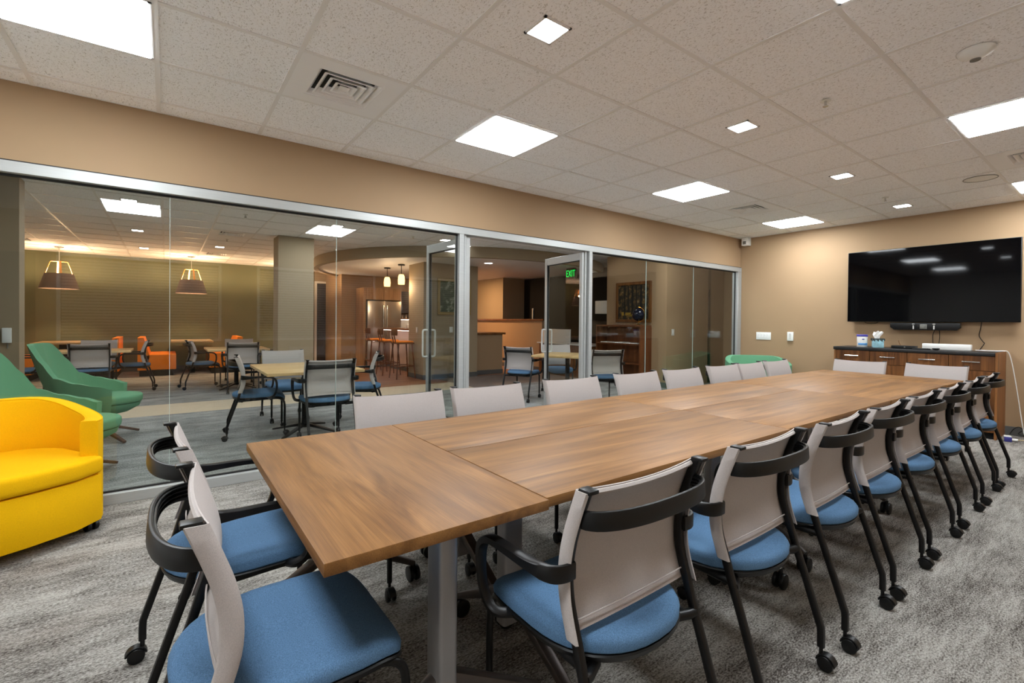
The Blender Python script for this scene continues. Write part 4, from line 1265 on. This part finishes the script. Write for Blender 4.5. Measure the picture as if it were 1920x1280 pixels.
b = B(); box(b, -.46, .46, -.30, .36, .02, 1.74); obj('cabinet', b, M['alu_dark'], t)
for s in (-1, 1):
    b = B(); box(b, s * .46 if s < 0 else .003, -.003 if s < 0 else .46, -.36, -.302, .75, 1.75, .006); d = obj('door', b, M['steel'], t)
    b = B(); tube(b, smooth_path([(s * .05, -.36, 1.62), (s * .05, -.41, 1.60), (s * .05, -.415, 1.2), (s * .05, -.41, .85), (s * .05, -.36, .83)], 4), .013, 8, (1, 0, 0)); obj('handle', b, M['chrome'], d)
b = B(); box(b, -.46, .46, -.36, -.302, .04, .744, .006); d = obj('freezer_drawer', b, M['steel'], t)
b = B(); tube(b, [(-.36, -.36, .68), (-.35, -.41, .68), (.35, -.41, .68), (.36, -.36, .68)], .012, 8); obj('handle', b, M['chrome'], d)
t = thing('refrigerator_cabinet', 'wooden cabinet built around the refrigerator', 'cabinet', (4.67, 12.66, 0))
b = B(); box(b, -.54, -.475, -.30, .32, 0, 2.1); box(b, .475, .5, -.30, .32, 0, 2.1); obj('side_panel', b, M['lightwood'], t)
b = B(); box(b, -.475, .475, -.30, .32, 1.78, 2.1); obj('upper_box', b, M['lightwood'], t)
b = B(); box(b, -.47, -.003, -.322, -.3005, 1.79, 2.09); box(b, .003, .47, -.322, -.3005, 1.79, 2.09); obj('door', b, M['lightwood'], t)
t = thing('wall_cabinet', 'dark upper kitchen cabinet beside the refrigerator', 'cabinet', (6.0, 12.83, 0))
b = B(); box(b, -.8, 1.4, -.16, .165, 1.45, 2.06); obj('body', b, M['darkdoor'], t)
for k in range(4):
    b = B(); box(b, -.79 + k * .55, -.25 + k * .55, -.18, -.1605, 1.46, 2.05, .003); obj('door', b, M['darkdoor'], t)
t = thing('wall_shelf', 'lit shelf with glasses below the dark kitchen cabinet', 'shelf', (6.0, 12.85, 0))
b = B(); box(b, -.8, 1.4, -.15, .145, 1.27, 1.295); obj('board', b, M['cred_side'], t)
b = B(); box(b, -.78, 1.38, -.149, -.12, 1.255, 1.2695); obj('led_strip', b, M['led'], t)
gm = mat('drinking_glass', srgb(190, 180, 170), .15, 0)
for k in range(9):
    b = B(); lathe(b, [(.025, 0), (.035, .11), (.032, .11), (.022, .004)], 14, (0, 0, 0)); o = obj('drinking_glass', b, gm, None, (5.3 + k * .105, 12.83, 1.2955))
    tag(o, '%s small drinking glass from the left on the lit kitchen shelf' % ['first', 'second', 'third', 'fourth', 'fifth', 'sixth', 'seventh', 'eighth', 'ninth'][k], 'glass', 'glasses on the kitchen shelf')
t = thing('kitchen_counter', 'back kitchen counter with tiled splashback', 'counter', (6.4, 12.7, 0))
b = B(); box(b, -1.2, 1.15, -.25, .29, 0, .88); obj('base_cabinet', b, M['cred_side'], t)
b = B(); box(b, -1.2, 1.15, -.28, .29, .881, .92, .003); obj('worktop', b, M['cred_top'], t)
b = B(); box(b, -1.2, 1.15, .28, .299, .921, 1.25); obj('splashback', b, mat('splash_tile', srgb(214, 200, 176), .4), t)
t = thing('canister', 'white canister on the kitchen counter', 'canister', (5.55, 12.7, .92))
b = B(); lathe(b, [(.07, 0), (.075, .01), (.075, .2), (.07, .215), (.03, .22)], 24); obj('body', b, M['white'], t)

# picture on the pier, picture on the reception wall
def picture(name, label, loc, rotz, w_, h_, frame_m, art_m, fw=.05):
    """local: faces -y"""
    t = thing(name, label, 'picture', loc, rotz)
    b = B()
    for a in ((-w_ / 2, w_ / 2, -h_ / 2, -h_ / 2 + fw), (-w_ / 2, w_ / 2, h_ / 2 - fw, h_ / 2), (-w_ / 2, -w_ / 2 + fw, -h_ / 2 + fw, h_ / 2 - fw), (w_ / 2 - fw, w_ / 2, -h_ / 2 + fw, h_ / 2 - fw)): box(b, a[0], a[1], -.035, 0, a[2], a[3], .004, 1)
    obj('frame', b, frame_m, t)
    b = B(); box(b, -w_ / 2 + fw, w_ / 2 - fw, -.018, -.001, -h_ / 2 + fw, h_ / 2 - fw); obj('canvas', b, art_m, t, smooth=False)
def art(name, stops, scale, stretch):
    m = bpy.data.materials.new(name); m.use_nodes = True; nt = m.node_tree; b = nt.nodes['Principled BSDF']; b.inputs['Roughness'].default_value = .7
    tc = nt.nodes.new('ShaderNodeTexCoord'); mp = nt.nodes.new('ShaderNodeMapping'); mp.inputs['Scale'].default_value = stretch
    n = nt.nodes.new('ShaderNodeTexNoise'); n.inputs['Scale'].default_value = scale; n.inputs['Detail'].default_value = 6; n.inputs['Roughness'].default_value = .7
    r = nt.nodes.new('ShaderNodeValToRGB')
    r.color_ramp.elements[0].position = stops[0][0]; r.color_ramp.elements[0].color = stops[0][1]
    r.color_ramp.elements[1].position = stops[-1][0]; r.color_ramp.elements[1].color = stops[-1][1]
    for p, c in stops[1:-1]: e = r.color_ramp.elements.new(p); e.color = c
    nt.links.new(tc.outputs['Object'], mp.inputs[0]); nt.links.new(mp.outputs[0], n.inputs['Vector']); nt.links.new(n.outputs[0], r.inputs[0]); nt.links.new(r.outputs[0], b.inputs['Base Color'])
    return m
A1 = art('green_landscape_print', [(.35, srgb(34, 48, 30)), (.52, srgb(60, 78, 48)), (.62, srgb(150, 156, 140)), (.7, srgb(200, 204, 196))], 5, (1, 1, 1.3))
A2 = art('autumn_forest_painting', [(.38, srgb(26, 22, 16)), (.5, srgb(50, 44, 26)), (.62, srgb(120, 88, 38)), (.7, srgb(150, 146, 122))], 12, (1, 1, 1))
picture('wall_picture', 'gold-framed green landscape picture on the taupe pier, seen through the left door', (5.02, 9.0995, 1.76), 0, .82, .78, mat('gold_frame', srgb(150, 124, 70), .4, .4), A1, .06)
picture('forest_painting', 'wood-framed painting of an autumn forest above the bookcase', (7.5995, 6.29, 1.655), PI / 2 + PI, .9, .82, M['picture_wood'], A2, .06)
# tree trunks of the painting, in its own plane
fp = [o for o in bpy.data.objects if o.name.startswith('forest_painting')][0]
tk = mat('painted_trunks', srgb(22, 18, 14), .8); tg = mat('painted_glow', srgb(150, 120, 40), .8)
b = B()
for u, w_ in ((-.22, .035), (-.13, .03), (-.02, .05), (.08, .025), (.2, .045)): box(b, u - w_ / 2, u + w_ / 2, -.0192, -.0182, -.24, .34)
obj('painted_trunks', b, tk, fp, smooth=False)
b = B()
for u0, u1, z0, z1 in ((-.3, -.24, -.27, -.2), (-.2, -.06, -.27, -.21), (-.1, -.02, -.29, -.25)): box(b, u0, u1, -.0198, -.0193, z0, z1)
obj('painted_sunlit_ground', b, tg, fp, smooth=False)

# bookcase with globe
t = thing('bookcase', 'low dark wooden bookcase below the forest painting', 'bookcase', (7.42, 6.42, 0))
b = B(); box(b, -.17, .175, -.58, .58, 1.155, 1.19, .003); obj('top', b, M['shelfwood'], t)
for s in (-1, 1):
    b = B(); box(b, -.16, .175, s * .57 - .015, s * .57 + .015, 0, 1.154); obj('side_panel', b, M['shelfwood'], t)
b = B(); box(b, .155, .174, -.554, .554, 0.05, 1.15); obj('back_panel', b, M['shelfwood'], t)
for z in (.06, .42, .80):
    b = B(); box(b, -.155, .154, -.554, .554, z, z + .025); obj('shelf', b, M['shelfwood'], t)
b = B(); random.seed(3)
for k in range(5): box(b, -.14, .1, -.5 + k * .2, -.33 + k * .2, .0, .012 + .006 * (k % 3), .001, 1)
o = obj('brochure_stack', b, M['white'], None, (7.42, 6.42, .8255)); tag(o, 'row of white leaflets lying on the bookcase shelf', 'leaflets')
t = thing('globe', 'dark globe on a gold stand on top of the bookcase', 'globe', (7.36, 5.97, 1.19))
b = B(); bmesh.ops.create_uvsphere(b, u_segments=32, v_segments=20, radius=.128); bmesh.ops.translate(b, verts=b.verts, vec=(0, 0, .205)); obj('sphere', b, mat('globe_dark_blue', srgb(20, 24, 40), .12, noise=(9, .5)), t)
gold = mat('polished_gold', srgb(200, 160, 80), .2, 1)
b = B()
pts = [(0, .145 * math.cos(math.radians(a)) * -1, .205 + .145 * math.sin(math.radians(a))) for a in range(-90, 91, 12)]
sweep(b, pts, rrect(.012, .004, .001, 2), (1, 0, 0)); obj('meridian_arm', b, gold, t)
b = B(); lathe(b, [(.075, 0), (.075, .006), (.03, .014), (.012, .03), (.012, .062)], 24); obj('stand', b, gold, t)

# reception desk, white cabinet, exit sign
t = thing('reception_desk', 'reception desk with a white screen and wooden front beyond the doors', 'desk', (7.6, 7.95, 0))
b = B(); box(b, -.3, .3, -.78, 1.0, .0, .72, .004); obj('front_panel', b, M['cred'], t)
b = B(); box(b, -.34, .34, -.84, 1.04, .721, .75, .003); obj('worktop', b, M['offwhite'], t)
b = B(); box(b, -.2, -.16, .02, 1.0, .751, 1.07, .004); obj('privacy_screen', b, M['offwhite'], t)
t = thing('wall_box', 'small white cabinet hanging on the dark wall left of the painting', 'cabinet', (8.12, 7.5, 1.585))
b = B(); box(b, -.17, .175, -.2, .2, -.15, .15, .004); obj('body', b, M['offwhite'], t)
b = B(); box(b, -.182, -.1705, -.195, .195, -.145, .145, .002); obj('door', b, M['white'], t)
t = thing('exit_sign', 'green lit EXIT sign hanging from the ceiling', 'sign', (7.2, 7.72, 2.31))
b = B(); box(b, -.02, .02, -.16, .16, -.115, .1, .004); obj('housing', b, M['darkdoor'], t)
b = B(); box(b, -.03, .03, -.13, .13, .1, .125); obj('mount', b, M['black'], t)
tcu = bpy.data.curves.new('exit_text', 'FONT'); tcu.body = 'EXIT'; tcu.size = .17; tcu.align_x = 'CENTER'; tcu.align_y = 'CENTER'; tcu.extrude = .002; tcu.space_character = 1.05
to = bpy.data.objects.new('tmp_text', tcu); C.objects.link(to)
bpy.context.view_layer.update()
me = bpy.data.meshes.new_from_object(to.evaluated_get(bpy.context.evaluated_depsgraph_get()))
bpy.data.objects.remove(to)
me.name = 'lettering'; me.materials.clear(); me.materials.append(emit_mat('exit_green', (.0, .8, .08, 1), .9))
xsz = max(v.co.x for v in me.vertices) - min(v.co.x for v in me.vertices)
for v in me.vertices:
    X, Y, Z = v.co; v.co = Vector((-Z - .0225, -X * .28 / xsz, Y * 1.25))
lo = bpy.data.objects.new('lettering', me); C.objects.link(lo); lo.parent = t

# wall devices in the lounge
t = thing('thermostat', 'small white thermostat with a lead on the taupe pier at the far left', 'control', (-1.27, 6.8295, 1.05))
b = B(); box(b, -.035, .03, -.035, 0, -.075, .075, .006); obj('housing', b, M['white'], t)
b = B(); tube(b, [(0, -.01, -.075), (0, -.01, -.13)], .006, 6, (1, 0, 0)); obj('lead', b, M['alu_dark'], t)
for (x, y, z, l_) in ((4.95, 9.0995, 1.05, 'white switch plate on the pier left of the door post'),):
    t = thing('switch_plate', l_, 'switch', (x, y, z)); b = B(); box(b, -.04, .04, -.008, 0, -.06, .06, .002); obj('plate', b, M['white'], t); b = B(); box(b, -.012, .012, -.012, -.0082, -.03, .03); obj('rocker', b, M['grid'], t)
t = thing('switch_plate', 'pale switch plate on the narrow side of the pier by the stools', 'switch', (4.2995, 9.42, 1.04)); b = B(); box(b, -.008, 0, -.04, .04, -.06, .06, .002); obj('plate', b, M['offwhite'], t)
b = B(); box(b, -.012, -.0082, -.012, .012, -.03, .03); obj('rocker', b, M['grid'], t)
t = thing('switch_plate', 'cream switch plate right of the bookcase, on the corridor wall', 'switch', (7.80, 5.4995, 1.06)); b = B(); box(b, -.04, .04, -.008, 0, -.06, .06, .002); obj('plate', b, M['offwhite'], t)
b = B(); box(b, -.012, .012, -.012, -.0082, -.03, .03); obj('rocker', b, M['grid'], t)

# hidden warm downlight added over the counter to light the low wall
t = thing('added_warm_spot', 'added hidden warm spotlight in the soffit ceiling over the counter', 'downlight', (6.4, 11.3, 2.4695))
b = B(); cyl(b, (0, 0, -.003), (0, 0, 1), .07, .006, 24); obj('trim_ring', b, M['white'], t)
b = B(); cyl(b, (0, 0, -.0075), (0, 0, 1), .05, .003, 24); obj('lens', b, emit_mat('added_spot_lens', (1, .7, .42, 1), 30), t)
ld = bpy.data.lights.new('added_spot_light', 'AREA'); ld.shape = 'DISK'; ld.size = .1; ld.energy = 38; ld.color = (1, .6, .3)
lo = bpy.data.objects.new('added_spot_light', ld); C.objects.link(lo); lo.parent = t; lo.location = (0, 0, -.012)
